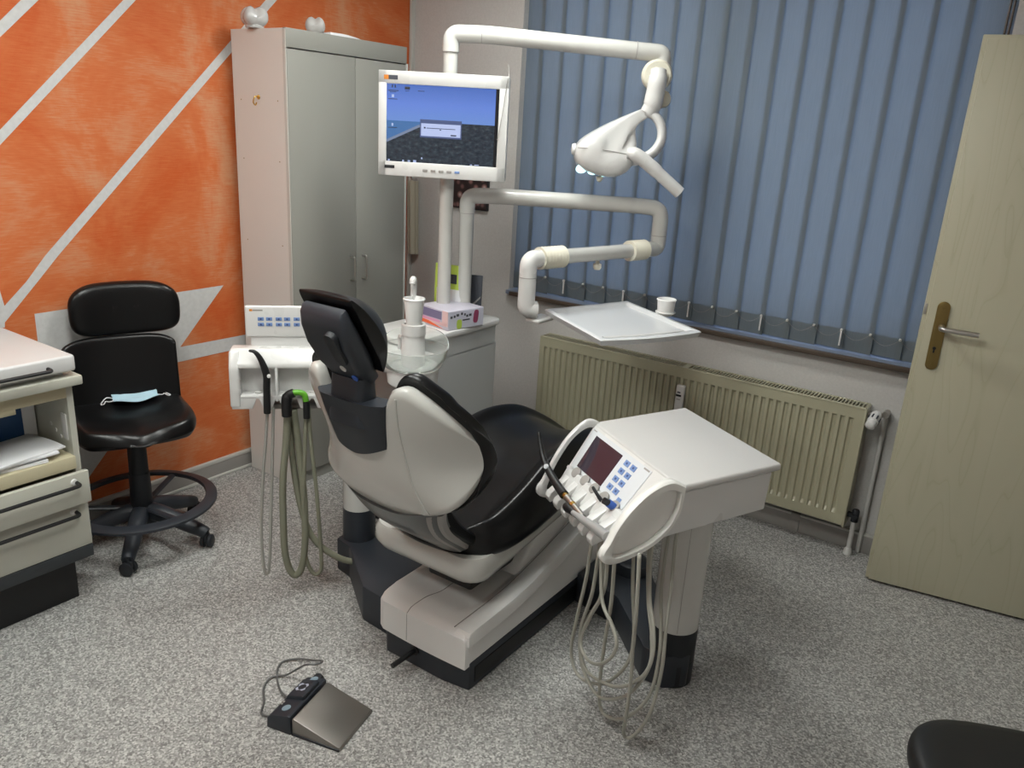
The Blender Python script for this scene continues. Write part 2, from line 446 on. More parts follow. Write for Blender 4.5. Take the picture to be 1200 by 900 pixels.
# window in the recess
YG = YW+.2
b = B()
for x0, x1, z0, z1 in ((WX0, WX0+.06, WZ0, WZ1), (WX1-.06, WX1, WZ0, WZ1), (WX0, WX1, WZ0, WZ0+.07), (WX0, WX1, WZ1-.07, WZ1), (-1.40, -1.30, WZ0, WZ1)):
    box(b, x0, x1, YG-.03, YG+.04, z0, z1, .005)
wo = struct('window_1', b, WINF, 'wide white framed window behind the vertical blind', 'window')
b = B(); box(b, WX0+.05, WX1-.05, YG, YG+.008, WZ0+.05, WZ1-.05); obj('pane', b, GLASS, wo, smooth=False)
b = B(); box(b, WX0+.03, WX1+.02, YW-.045, YW-.0, WZ0-.022, WZ0+.0, .004); box(b, WX0, WX1, YW-.03, YG, WZ0-.018, WZ0+.0015, .001, mi=1); struct('trim_2', b, [SILL, mat('pale_sill_top', (.20, .24, .32), .3)], 'dark brown window sill board', 'window sill')

# vertical blind: slats hang in the recess
YS = YW+.03
bt = thing('vertical_blind', 'blue-grey vertical slat blind covering the whole window', 'blind', (-1.35, YS, WZ0))
b = B(); box(b, WX0+.02, WX1-.005, YS-.02, YS+.03, 2.455, 2.495, .004); obj('headrail', b, WINF, bt)
pitch = .1128; nsl = 18; xs0 = -.407
slat_x = [xs0-pitch*i for i in range(nsl)]
SW = .068
def slat_bm(x, a, zb=.856):
    bm = B(); c = math.cos(a); s = math.sin(a)
    t = bmesh.new(); n = 6; cols = []
    for k in range(n+1):
        u = -SW+2*SW*k/n; d = .003*(1-(u/SW)**2)
        cols.append([t.verts.new((x+u*c-d*s, YS+u*s+d*c, z)) for z in (zb, zb+.10, 1.4, 1.9, 2.46)])
    for k in range(n):
        for j in range(4): t.faces.new((cols[k][j], cols[k+1][j], cols[k+1][j+1], cols[k][j+1]))
    join(bm, t)
    # sewn weight pocket at the hem (second layer of fabric)
    t = bmesh.new(); cols = []
    for k in range(n+1):
        u = -SW+2*SW*k/n; d = .003*(1-(u/SW)**2)-.0025
        cols.append([t.verts.new((x+u*c-d*s, YS+u*s+d*c-.0, z)) for z in (zb, zb+.085)])
    for k in range(n): t.faces.new((cols[k][0], cols[k+1][0], cols[k+1][1], cols[k][1]))
    join(bm, t); return bm
for i, x in enumerate(slat_x):
    a = math.radians(-5 if i < 11 else -9 + 3*math.sin(i*1.7))
    if i in (5,): a = math.radians(-4)
    so = obj('slat', slat_bm(x, a, .852+.003*(i % 2)), SLATM, bt)
b = B()
for i, x in enumerate(slat_x[:-1]):
    pts = [(x+pitch/2-pitch*t, YS-.022, .938-.033*math.sin(math.pi*t)) for t in [k/8 for k in range(9)]]
    tube(b, pts, .0008, 5)
obj('bead_chain', b, BASEB, bt)
for i, x in enumerate(slat_x):
    b = B(); x = x+pitch/2
    box(b, x-.005, x+.005, YS-.026, YS-.014, .934, .944, .002)
    if i % 3 == 0: box(b, x-.0035, x+.0035, YS-.024, YS-.016, .872, .944, .002)
    obj('chain_clip', b, WHITE if i % 3 == 0 else BASEBL, bt)
b = B(); tube(b, [(WX1-.012, YS-.03, 1.15), (WX1-.012, YS-.03, 2.46)], .004, 8); tube(b, [(WX1-.024, YS-.03, 1.15), (WX1-.024, YS-.03, 2.46)], .004, 8); tube(b, [(WX1-.024, YS-.03, 1.152), (WX1-.018, YS-.03, 1.14), (WX1-.012, YS-.03, 1.152)], .004, 8); obj('pull_cord', b, SILL, bt)

# ------------------------------------------------------------------ ceiling lights (out of frame, light the room)
for i, (x, y) in enumerate(((-1.95, 1.0), (-.95, .95), (-1.75, 2.35), (-1.5, -.4))):
    t = thing('ceiling_light', ('white rectangular ceiling light above the patient chair', 'white rectangular ceiling light above the camera side', 'white rectangular ceiling light nearest the window', 'white rectangular ceiling light at the back of the room')[i], 'ceiling light', (x, y, CEIL), 0, 'ceiling lights')
    b = B(); box(b, x-.32, x+.32, y-.165, y+.165, CEIL-.05, CEIL, .006); obj('housing', b, WINF, t)
    b = B(); box(b, x-.30, x+.30, y-.145, y+.145, CEIL-.058, CEIL-.049, .003); obj('diffuser', b, DIFFUSER, t)

# ------------------------------------------------------------------ open door
hd = math.atan2(.088, .551); DX, DY = -.374, 3.173
dm = T(DX, DY, 0) @ RZ(hd)
b = B(); box(b, .0, .93, .012, .042, .012, 2.035, .0015, M=dm); box(b, .014, .93, 0, .014, .012, 2.022, .0015, M=dm)
dr = struct('door_1', b, DOORM, 'open cream veneer door leaf with brass plate', 'door', ang=30)
MW[dr.name] = I4
b = B(); P = []
for k in range(24):
    a = math.pi*2*k/24; cx = math.cos(a)*.021; cz = math.sin(a)*.021; P.append((cx, cz+(.105 if math.sin(a) >= 0 else -.105)))
prism(b, P, -.006, .0005, lambda u, v, w: (u+.062, w, v+1.03), .0015, M=dm)
hp = obj('handle_plate', b, BRASS, dr)
b = B()
lathe(b, [(0, 0), (.011, 0), (.011, .03), (0, .03)], M=dm @ T(.068, -.036, 1.065) @ RX(-math.pi/2), seg=16)
tube(b, fillet([(.068, -.012, 1.065), (.068, -.052, 1.065), (.185, -.052, 1.062)], .012), .0095, 14, M=dm)
obj('lever', b, STEEL, hp, label='brushed steel door lever')
b = B(); lathe(b, [(0, 0), (.006, 0), (.006, .002), (0, .002)], M=dm @ T(.060, -.0085, .985) @ RX(-math.pi/2), seg=14); box(b, .057, .063, -.0085, -.006, .968, .985, .0005, M=dm)
obj('keyhole', b, BLACK, hp)
b = B()
for z in (.925, 1.135): lathe(b, [(0, 0), (.0045, 0), (.003, .0015), (0, .002)], M=dm @ T(.062, -.0055, z) @ RX(math.pi/2), seg=12)
obj('plate_screw', b, BRASS, hp)
b = B(); box(b, .002, .010, .0105, .0125, 1.10, 1.14, .0004, M=dm); obj('strike_tab', b, STEEL, dr)

# ------------------------------------------------------------------ radiator
RX0, RX1, RZ0, RZ1, RY0, RY1 = -2.083, -.521, .140, .657, 3.315, 3.40
t = thing('radiator', 'long cream ribbed panel radiator under the window', 'radiator', (-1.3, 3.36, .14))
def rad_panel(y, sgn):
    bm = bmesh.new(); n = 46; x0 = RX0+.022; x1 = RX1-.022; p = (x1-x0)/n
    prof = []
    prof.append((RX0, 0)); prof.append((x0-.006, 0))
    for i in range(n):
        xx = x0+i*p
        prof += [(xx, 0), (xx+p*.12, .010), (xx+p*.40, .010), (xx+p*.62, 0)]
    prof += [(x1, 0), (RX1, 0)]
    rows = [RZ0, RZ0+.045, RZ0+.062, RZ1-.052, RZ1-.042, RZ1]
    g = [[bm.verts.new((x, y+sgn*(d if 2 <= j <= 3 else 0), z)) for j, z in enumerate(rows)] for x, d in prof]
    for a, c in zip(g, g[1:]):
        for j in range(5): bm.faces.new((a[j], c[j], c[j+1], a[j+1]))
    bmesh.ops.recalc_face_normals(bm, faces=bm.faces)
    r = bmesh.ops.extrude_face_region(bm, geom=list(bm.faces))
    for v in r['geom']:
        if isinstance(v, bmesh.types.BMVert): v.co.y += sgn*.004
    bmesh.ops.recalc_face_normals(bm, faces=bm.faces)
    return bm
obj('front_panel', rad_panel(RY0, 1), RAD, t, ang=25)
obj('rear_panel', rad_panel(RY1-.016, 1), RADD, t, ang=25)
b = B(); box(b, RX0-.004, RX0+.0, RY0-.001, RY1, RZ0+.02, RZ1+.006, .001); obj('side_cover', b, RAD, t)
b = B(); box(b, RX1, RX1+.008, RY0-.002, RY1, RZ0-.008, RZ1+.006, .002); obj('side_cover', b, RAD, t)
b = B(); box(b, RX0, RX1+.004, RY0-.002, RY0+.008, RZ1, RZ1+.009, .002); box(b, RX0, RX1+.004, RY1-.008, RY1, RZ1, RZ1+.009, .002)
n = 112
for i in range(n):
    x = RX0+.01+(RX1-RX0-.015)*i/(n-1)
    if abs(x+1.305) < .02: continue
    box(b, x, x+.005, RY0+.006, RY1-.006, RZ1+.001, RZ1+.007)
box(b, -1.32, -1.29, RY0+.004, RY1-.004, RZ1+.0015, RZ1+.0075)
obj('top_grille', b, RAD, t, smooth=False)
b = B()
for i in range(60):
    x = RX0+.02+(RX1-RX0-.04)*i/59; box(b, x, x+.003, RY0+.012, RY1-.02, RZ0+.03, RZ1-.03)
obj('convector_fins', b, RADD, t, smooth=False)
# heat meter clipped to the front
b = B(); box(b, -1.322, -1.282, RY0-.022, RY0-.001, .44, .585, .006, 3)
hm = obj('heat_meter', b, WHITE, t, label='small white heat cost meter')
b = B(); box(b, -1.318, -1.293, RY0-.0235, RY0-.0215, .532, .541); obj('display', b, BLACK, hm, smooth=False)
b = B()
box(b, -1.313, -1.298, RY0-.0235, RY0-.0218, .548, .5545); obj('printed_mark', b, SLATE, hm, smooth=False)
b = B(); box(b, -1.314, -1.296, RY0-.0235, RY0-.0218, .516, .520); obj('printed_mark', b, BASEB, hm, smooth=False)
# thermostat, valves, pipes
b = B(); tube(b, [(RX1, 3.355, .632), (-.485, 3.355, .632), (-.452, 3.38, .632)], .009, 10); tube(b, [(-.452, 3.36, .64), (-.452, 3.41, .64)], .014, 12)
vv = obj('thermostat_valve', b, STEEL, t)
b = B()
Mt = T(-.478, 3.352, .642) @ Matrix.Rotation(math.radians(118), 4, Vector((1, -.15, 0)).normalized())
lathe(b, [(0, 0), (.017, 0), (.021, .006), (.023, .02), (.022, .05), (.018, .052), (.018, .058), (.020, .060), (.0195, .078), (.012, .083), (0, .083)], M=Mt, seg=24)
kn = obj('thermostat_knob', b, WHITE, vv)
b = B()
for k in range(8):
    a = k*math.pi/4; box(b, .021, .0242, -.003, .003, .026, .046, .0005, M=Mt @ RZ(a))
obj('grip_marks', b, SLATE, kn)
b = B(); box(b, RX1, -.49, 3.345, 3.365, .172, .192, .003); lathe(b, [(0, 0), (.015, 0), (.015, .05), (.012, .055), (0, .055)], M=T(-.483, 3.355, .155), seg=14); lathe(b, [(0, 0), (.012, 0), (.012, .03), (0, .03)], M=T(-.483, 3.33, .182) @ RX(-math.pi/2), seg=12)
obj('return_valve', b, DARKM, t)
b = B(); tube(b, fillet([(-.483, 3.355, .16), (-.483, 3.355, .03), (-.483, 3.355, .0)], .01), .010, 12); lathe(b, [(0, 0), (.019, 0), (.017, .018), (.012, .03), (0, .03)], M=T(-.483, 3.355, .001), seg=16)
obj('return_pipe', b, PIPE, t)
b = B(); tube(b, [(-.452, 3.40, .62), (-.452, 3.40, .002)], .010, 12); obj('riser_pipe', b, PIPE, t)

# ================================================================== TALL CUPBOARD
CX, CY0, CY1, CZ = -2.707, 2.262, 2.972, 1.985
t = thing('cupboard', 'tall grey two-door cupboard against the orange wall', 'cupboard', (-2.89, 2.62, 0))
b = B()
box(b, XW+.03, CX-.02, CY0, CY0+.018, .0, CZ, .001); box(b, XW+.03, CX-.02, CY1-.018, CY1, 0, CZ, .001)
box(b, XW+.03, CX-.02, CY0+.018, CY1-.018, .0, .07); box(b, XW+.03, CX-.02, CY0+.018, CY1-.018, CZ-.018, CZ); box(b, XW+.03, XW+.04, CY0+.018, CY1-.018, .07, CZ-.018)
obj('carcass', b, CUPBS, t, label='pale pinkish carcass side', smooth=False)
b = B(); box(b, CX-.019, CX, CY0+.002, CY1-.002, CZ-.070, CZ+.002, .0015); obj('top_panel', b, CUPB, t)
b = B(); box(b, CX-.02, CX-.002, CY0, CY0+.004, 0, CZ-.002, .001); box(b, CX-.02, CX+.002, CY1-.006, CY1+.006, 0, CZ-.07, .001); obj('edge_strip', b, BASEBL, t)
mid = 2.640
hdl = []
for k, (y0, y1) in enumerate(((CY0+.005, mid-.0015), (mid+.0015, CY1-.007))):
    b = B(); box(b, CX-.019, CX, y0, y1, .06, CZ-.075, .0012); d = obj('door', b, CUPB, t)
    yh = mid+(-.035 if k == 0 else .040)
    b = B(); tube(b, fillet([(CX, yh, .94), (CX+.028, yh, .94), (CX+.028, yh, 1.05), (CX, yh, 1.05)], .008), .0048, 10); obj('handle', b, STEEL, d)
b = B(); box(b, CX-.03, CX-.015, CY0+.01, CY1-.01, 0, .06); obj('plinth', b, CUPB, t, smooth=False)
for xx in (-3.0, -2.765):
    for zz in (1.71, 1.47, 1.12):
        b = B(); lathe(b, [(0, 0), (.003, 0), (0, .001)], M=T(xx, CY0-.0005, zz) @ RX(math.pi/2), seg=8); obj('screw_hole', b, BRASS, t)
b = B(); tube(b, catmull([(-2.885, CY0, 1.725), (-2.885, CY0-.02, 1.722), (-2.885, CY0-.028, 1.70), (-2.885, CY0-.018, 1.69), (-2.885, CY0-.012, 1.70)]), .0028, 8); lathe(b, [(0, 0), (.010, 0), (.008, .004), (0, .004)], M=T(-2.885, CY0, 1.722) @ RX(math.pi/2), seg=14)
obj('coat_hook', b, GOLD, t, label='small brass hook screwed to the side')

def molar(M, mats, name, label, group=None, s=1.0):
    th = thing(name, label, 'figurine', tuple(M.translation), 0, group)
    bm = bmesh.new(); bmesh.ops.create_icosphere(bm, subdivisions=4, radius=1)
    for v in bm.verts:
        x, y, z = v.co
        r = math.sqrt(x*x+y*y)+1e-6; a = math.atan2(y, x)
        k = 1+.16*math.cos(4*a)*min(1, r*1.4)*(.4+.6*(z > -.2))-.20*math.exp(-((r/.30)**2))*(1 if z > 0 else 0)
        v.co = Vector((x*.054*(1+.13*math.cos(4*a)*r), y*.050*(1+.13*math.cos(4*a)*r), z*.040*k+.040+ (.006*math.cos(4*a)*r if z > 0 else 0)))*s
    bmesh.ops.transform(bm, matrix=M, verts=bm.verts)
    obj('crown', bm, mats, th, ang=180)
    b2 = B(); lathe(b2, [(0, 0), (.036*s, 0), (.038*s, .006*s), (.033*s, .014*s), (0, .014*s)], M=M, seg=24); obj('foot', b2, mats, th)
    return th
molar(T(-2.90, 2.268, CZ+.001) @ RZ(.35), CERAM, 'tooth_figurine', 'glossy white molar figurine standing on the cupboard corner')
t = molar(T(-2.80, 2.50, CZ+.001), TOOTHSH, 'tooth_model', 'dull white tooth model lying on the cupboard top towards the middle', s=.85)
b = B(); sheet(b, 14, 4, lambda u, v: (-2.84+v*.10, 2.53+u*.19, CZ+.003+.006*math.sin(u*3)+.012*(1-u)), lambda u, v: (-2.84+v*.10, 2.53+u*.19, CZ+.0015)); tag(obj('paper_sheet', b, PAPER), 'white sheet lying beside the tooth model on the cupboard', 'paper')

# picture on window wall + towel
t = thing('wall_picture', 'dark framed flower picture behind the monitor post', 'picture', (-2.65, YW, 1.33))
b = B(); box(b, -2.77, -2.525, YW-.018, YW, 1.235, 1.43, .003); obj('frame', b, DARKM, t)
def flower_mat():
    m, N, L, bb = new_mat('dark_flower_print'); tc = N.new('ShaderNodeTexCoord'); v = N.new('ShaderNodeTexVoronoi'); v.inputs['Scale'].default_value = 22
    L.new(tc.outputs['Object'], v.inputs['Vector']); r = ramp(N, [(0, (.5, .45, .42)), (.25, (.25, .13, .12)), (.45, (.03, .02, .02)), (1, (.015, .01, .012))]); L.new(v.outputs['Distance'], r.inputs[0]); L.new(r.outputs[0], bb.inputs['Base Color']); bb.inputs['Roughness'].default_value = .4
    return m
b = B(); box(b, -2.764, -2.531, YW-.0195, YW-.0178, 1.241, 1.424); obj('print', b, flower_mat(), t, smooth=False)
b = B()
sheet(b, 10, 12, lambda u, v: (-3.05+u*.055-(.01*v), 3.375+.012*math.sin(u*9), .95+v*.40), lambda u, v: (-3.05+u*.055-(.01*v), 3.40+.012*math.sin(u*9), .95+v*.40))
tw = tag(obj('towel', b, TOWEL, ang=60), 'cream cloth hanging on the wall just behind the cupboard', 'towel')
b = B(); tube(b, [(-3.03, YW, 1.36), (-3.03, 3.375, 1.36), (-3.03, 3.37, 1.375)], .004, 8); tag(obj('wall_hook', b, CHROME), 'small metal wall hook holding the cream cloth', 'hook')

# ================================================================== LEFT DRAWER CABINET
FX = -2.53; LY1 = 1.205; LY0 = -.1
t = thing('drawer_cabinet', 'cream drawer cabinet with open shelf at the left edge', 'cabinet', (-2.8, .55, 0))
b = B()
box(b, XW+.02, FX-.002, LY1-.02, LY1, .215, .80); box(b, XW+.02, FX-.002, LY0, LY0+.02, .215, .80); box(b, XW+.02, FX-.03, LY0, LY1, .20, .23); box(b, XW+.02, XW+.03, LY0, LY1, .2, .80)
box(b, XW+.03, FX-.002, .45, .468, .215, .80)
obj('body', b, CABW, t, smooth=False)
b = B(); box(b, XW+.001, FX+.035, LY0-.02, LY1+.02, .797, .828, .005); obj('under_top', b, CABW, t)
b = B(); box(b, FX-.016, FX, LY0, LY1-.02, .752, .797, .002); box(b, FX-.018, FX-.001, .85, 1.03, .735, .753, .002); obj('apron', b, CABB, t)
b = B(); box(b, XW+.03, FX+.006, LY0+.02, LY1-.018, .505, .55, .003); obj('shelf', b, CABB, t, label='beige shelf board with thick front lip')
for k, (z0, z1, fx) in enumerate(((.387, .500, FX+.034), (.218, .383, FX+.006))):
    b = B(); box(b, fx-.019, fx, .475, LY1+.004, z0, z1, .0025); dd = obj('drawer', b, CABW, t, label=('pulled-out upper drawer' if k == 0 else None))
    if k == 0: box(B(), 0, 1, 0, 1, 0, 1)
    zc = z1-.030
    b = B(); tube(b, fillet([(fx, 1.165, zc), (fx+.032, 1.165, zc-.002), (fx+.032, .52, zc-.002), (fx, .52, zc)], .014), .0062, 10); obj('handle', b, BLACK, dd)
    b = B(); lathe(b, [(0, 0), (.011, 0), (.009, .004), (0, .004)], M=T(fx, 1.158, zc+.003) @ RY(math.pi/2), seg=16); obj('handle_rosette', b, WHITE, dd)
b = B(); box(b, FX-.03, FX+.008, LY0, LY1+.004, .172, .216, .003); obj('lower_rail', b, PLINTH, t)
b = B(); box(b, XW+.04, FX-.055, LY0, LY1-.035, 0, .175); obj('kick_base', b, BLACK, t, smooth=False)
b = B()
for zz, yy in ((.60, 1.183), (.63, 1.184), (.615, 1.1835)): lathe(b, [(0, 0), (.008, 0), (.006, .003), (0, .003)], M=T(FX-.07-(zz-.6)*2, LY1-.0195, zz) @ RX(math.pi/2), seg=12)
box(b, FX-.05, FX-.02, LY1-.024, LY1-.0195, .60, .69, .001)
obj('hinge_plate', b, PIPE, t)
t = thing('worktop', 'white worktop slab with black rail resting on the drawer cabinet', 'worktop', (-2.8, .55, .83))
b = B(); box(b, XW+.001, FX+.030, LY0-.02, LY1+.006, .845, .898, .009, 3); box(b, XW+.01, FX-.01, LY0, LY1-.02, .8285, .846); obj('slab', b, CABT, t)
b = B(); tube(b, fillet([(FX+.028, 1.125, .868), (FX+.060, 1.125, .868), (FX+.060, .30, .868), (FX+.028, .30, .868)], .015), .006, 10); obj('rail', b, BLACK, t)

# contents of the shelf
for k in range(4):
    b = B(); dz = .551+k*.007
    r = math.radians((-6, 4, -2, 7)[k])
    Mp = T(-2.645+.004*k, .965+.015*k, 0) @ RZ(r)
    sheet(b, 8, 8, lambda u, v: (-.10+.20*u, -.17+.32*v, dz+.006+.008*math.sin(u*2.6)*v), lambda u, v: (-.10+.20*u, -.17+.32*v, dz+.0005+.008*math.sin(u*2.6)*v*(.0 if k == 0 else 1)), M=Mp)
    tag(obj('paper_stack', b, PAPER, ang=30), ('lowest bundle of white papers lying on the open shelf', 'second-lowest bundle of white papers on the open shelf', 'third bundle of white papers on the open shelf', 'topmost loose white papers on the open shelf')[k], 'paper', 'white papers on the open shelf')
t = thing('file_box', 'dark blue box with white label standing at the back of the shelf', 'box', (-2.9, 1.0, .551))
b = B(); box(b, -2.95, -2.756, 1.0, 1.18, .551, .68, .002, M=None); obj('box_body', b, mat('deep_blue_card', (.015, .06, .16), .5), t)
b = B(); box(b, -2.757, -2.754, 1.138, 1.179, .553, .678); obj('white_label', b, PAPER, t, smooth=False)
b = B(); box(b, -3.04, -2.97, 1.0, 1.17, .551, .73, .003); tag(obj('binder', b, mat('olive_card', (.12, .11, .04), .6)), 'olive brown binder at the back of the open shelf', 'binder')

# ================================================================== OPERATOR STOOLS
def make_stool(loc, rz, name, label, group=None, up=None):
    """local frame: x = forward, origin on the floor under the column"""
    t = thing(name, label, 'stool', loc, rz, group)
    L_ = dict(local=True)
    b = B()
    for k in range(5):
        a = math.radians(72*k+(-22.5))
        c, s = math.cos(a), math.sin(a)
        P = [(0.02*c, .02*s, .135), (.09*c, .09*s, .125), (.17*c, .17*s, .095), (.235*c, .235*s, .072), (.262*c, .262*s, .060)]
        tube(b, catmull(P, 4), [.037-.0009*i for i in range(17)], 12)
    lathe(b, [(0, .06), (.045, .06), (.05, .09), (.045, .15), (.036, .18), (0, .18)], seg=24)
    obj('star_base', b, DARK, t, **L_)
    for k in range(5):
        a = math.radians(72*k+(-22.5)); c, s = math.cos(a), math.sin(a)
        Mc = T(.262*c, .262*s, .028) @ RZ(a+math.radians(70+25*k))
        b = B()
        for sg in (-1, 1): lathe(b, [(0, -.009), (.020, -.009), (.0265, -.005), (.0265, .005), (.020, .009), (0, .009)], M=Mc @ T(0, sg*.014, 0) @ RX(math.pi/2), seg=22)
        tube(b, [(0, 0, .0), (0, 0, .045)], .007, 8, M=Mc)
        box(b, -.022, .018, -.006, .006, .0, .030, .004, M=Mc)
        obj('caster', b, DARKM, t, **L_)
    b = B(); lathe(b, [(0, .12), (.030, .12), (.042, .14), (.038, .30), (.036, .30), (.034, .42), (.025, .42), (.025, .47), (0, .47)], seg=24); obj('gas_column', b, DARKM, t, **L_)
    b = B()
    ring = [(.240, .172), (.270, .166), (.281, .170), (.281, .180), (.270, .186), (.240, .189), (.236, .180), (.240, .172)]
    lathe(b, ring, seg=64)
    for k in range(3):
        a = math.radians(72*k*1.667+20); tube(b, [(.03*math.cos(a), .03*math.sin(a), .15), (.25*math.cos(a), .25*math.sin(a), .178)], .011, 8, sq=(.7, 1.3))
    obj('foot_ring', b, DARK, t, **L_)
    # moulded seat: rounded plan, waterfall front
    sx0, sx1, hw = -.20, .17, .225
    b = B()
    def plan(u, v):
        x = sx0+(sx1-sx0)*u; e = abs(2*v-1)
        w = hw*(1-.04*(1-u)) ; y = w*(2*v-1)
        if u > .5: q_ = (u-.5)/.5; y *= 1-.16*q_**3; x -= (e**3)*.045*q_
        if u < .2: y *= 1-.10*((.2-u)/.2)**2
        return x, y
    def top(u, v):
        x, y = plan(u, v); e = abs(2*v-1)
        z = .545-.034*max(0, (u-.5)/.5)**2-.018*max(0,(u-.6)/.4)*math.exp(-((v-.5)/.13)**2)+.012*e*e-.006*math.exp(-((v-.5)/.10)**2)*u-.012*math.exp(-(((u-.45)/.3)**2+((v-.5)/.3)**2)) 
        ed = max(e, abs(2*u-1)) if u > .5 else e
        z -= .040*max(0, (ed-.86)/.14)**2.2
        return x, y, z
    def bot(u, v):
        x, y = plan(u, v); e = max(abs(2*v-1), abs(2*u-1))
        return x*.97, y*.97, .458-.010*(1-e)+.022*max(0, (e-.86)/.14)**2
    sheet(b, 22, 26, top, bot); obj('seat', b, VINYL, t, sub=1, ang=180, **L_)
    b = B(); box(b, -.12, .10, -.07, .07, .445, .468, .006); tube(b, [(0, .06, .455), (0, .20, .45)], .006, 8); obj('seat_mechanism', b, DARKM, t, **L_)
    # lower back shell rises from the seat, upper back pad above
    b = B()
    def lb(off):
        def f_(u, v):
            e = 2*u-1; w = .205*(1-.0*v); z = .50+.302*v
            if v > .9: w -= .03*((v-.9)/.1)**2*0; z -= .03*abs(e)**6
            x = -.175-.030*v+.035*abs(e)**2.4+off
            if v < .15: x += .03*(1-v/.15)**2
            return x, w*e, z
        return f_
    sheet(b, 22, 16, lb(.014), lb(-.016)); obj('lower_backrest', b, VINYL, t, sub=1, ang=180, **L_)
    b = B(); box(b, -.232, -.206, -.10, .14, .80, .86, .010); obj('back_bridge', b, VINYL, t, **L_)
    b = B()
    rings = []
    out = []
    for k in range(48):
        a = 2*math.pi*k/48; cx = math.copysign(abs(math.cos(a))**(.42), math.cos(a)); sz = math.copysign(abs(math.sin(a))**(.5), math.sin(a))
        out.append((cx*.200, sz*.100 if sz > 0 else sz*.112))
    def rim(s, x):
        R_ = []
        for y, z in out:
            yy = y*s; zz = z*s
            zz2 = zz-.022*(abs(yy)/.2)**3*(1 if z > 0 else 0)
            R_.append((x+.035*(abs(yy)/.2)**2.2, yy+.036, .910+zz2))
        return R_
    for s, x in ((.2, -.262), (.7, -.262), (.93, -.256), (1, -.238), (1, -.222), (.95, -.205), (.8, -.196), (.5, -.193), (.2, -.192)): rings.append(rim(s, x))
    loft(b, rings); obj('upper_backrest', b, VINYL, t, sub=1, ang=180, **L_)
    return t
st = make_stool((-2.775, 1.535, 0), math.radians(-21), 'operator_stool', 'black operator stool with foot ring at the orange wall, mask on seat')

# second stool, only its seat corner in view
def seat_only(loc, rz):
    t = thing('assistant_stool', 'dark charcoal stool partly seen at the bottom right corner', 'stool', loc, rz)
    b = B()
    for k in range(5):
        a = math.radians(72*k+10); c, s = math.cos(a), math.sin(a)
        tube(b, catmull([(.02*c, .02*s, .13), (.10*c, .10*s, .12), (.2*c, .2*s, .065)], 4), .018, 8)
    lathe(b, [(0, .06), (.04, .06), (.035, .18), (0, .18)], seg=20); obj('star_base', b, DARK, t, local=True)
    for k in range(5):
        a = math.radians(72*k+10); c, s = math.cos(a), math.sin(a)
        b = B(); lathe(b, [(0, -.018), (.022, -.018), (.026, -.01), (.026, .01), (.022, .018), (0, .018)], M=T(.2*c, .2*s, .0265) @ RZ(a) @ RX(math.pi/2), seg=18); tube(b, [(.2*c, .2*s, .02), (.2*c, .2*s, .07)], .007, 8); obj('caster', b, DARKM, t, local=True)
    b = B(); tube(b, [(0, 0, .15), (0, 0, .47)], .027, 16); obj('gas_column', b, DARKM, t, local=True)
    b = B()
    out = []
    for k in range(48):
        a = 2*math.pi*k/48; out.append((math.copysign(abs(math.cos(a))**.6, math.cos(a))*.205, math.copysign(abs(math.sin(a))**.6, math.sin(a))*.205))
    for_r = [[(x*s, y*s, z0_+.03) for x, y in out] for s, z0_ in ((.3, .432), (.9, .434), (.98, .445), (1, .465), (.985, .488), (.93, .500), (.75, .503), (.3, .500))]
    loft(b, for_r); obj('seat', b, VINYL2, t, sub=1, ang=180, local=True)
    return t
seat_only((.180, 1.560, 0), math.radians(23))

# face mask on the seat
b = B()
Mm = T(-2.893, 1.615, .553) @ RZ(math.radians(72))
def mk(off):
    def f_(u, v):
        x = (u-.5)*.165; w = .026+.030*math.sin(math.pi*u)
        y = (v-.5)*2*w*.75
        z = .004+.016*math.sin(math.pi*u)*math.sin(math.pi*v)+.003*math.sin(v*14)+.004*math.sin(u*7+1)+off+.012*abs(2*u-1)**2*(v > .5)
        return x, y, z
    return f_
sheet(b, 20, 16, mk(.002), mk(0)); 
mo = thing('face_mask', 'pale blue surgical face mask lying on the black stool seat', 'face mask', (-2.895, 1.60, .553))
bb2 = b; bmesh.ops.transform(bb2, matrix=Mm, verts=bb2.verts); obj('mask_cloth', bb2, MASKM, mo, ang=60)
for s in (-1, 1):
    b = B()
    P = [(s*.080, .015, .01), (s*.100, .022, .012), (s*.120, .002, .004), (s*.128, -.018, .002), (s*.118, -.020, .002), (s*.108, -.002, .006), (s*.098, -.018, .008), (s*.080, -.015, .01)]
    tube(b, [Mm @ Vector(p) for p in catmull(P, 6)], .0022, 6); obj('ear_loop', b, PAPER, mo)

# ================================================================== WATER UNIT (spittoon cabinet)
UX0, UX1, UY0, UY1, UZ = -2.27, -2.0, 2.24, 2.83, .85
t = thing('water_unit', 'white dental water unit cabinet behind the patient chair', 'water unit', (-2.15, 2.45, 0))
def rounded_plan(x0, x1, y0, y1, r, n=6):
    P = []
    for cx, cy, a0 in ((x1-r, y1-r, 0), (x0+r, y1-r, 90), (x0+r, y0+r, 180), (x1-r, y0+r, 270)):
        for k in range(n+1):
            a = math.radians(a0+90*k/n); P.append((cx+r*math.cos(a), cy+r*math.sin(a)))
    return P
idm = lambda u, v, w_: (u, v, w_)
b = B(); prism(b, rounded_plan(UX0, UX1, UY0, UY1, .035), .06, .742, idm); prism(b, rounded_plan(UX0+.012, UX1-.0, UY0+.01, UY1-.01, .03), .739, .822, idm); obj('housing', b, mat('water_unit_grey_white', (.50, .51, .51), .3, coat=.2), t, ang=40)
b = B(); prism(b, rounded_plan(UX0-.008, UX1+.010, UY0-.01, UY1+.012, .045), .822, .848, idm, .006); obj('cover_plate', b, WHITE, t, ang=40)
b = B(); prism(b, rounded_plan(UX0+.03, UX1-.03, UY0+.03, UY1-.03, .03), 0, .062, idm); obj('foot', b, DARK, t)
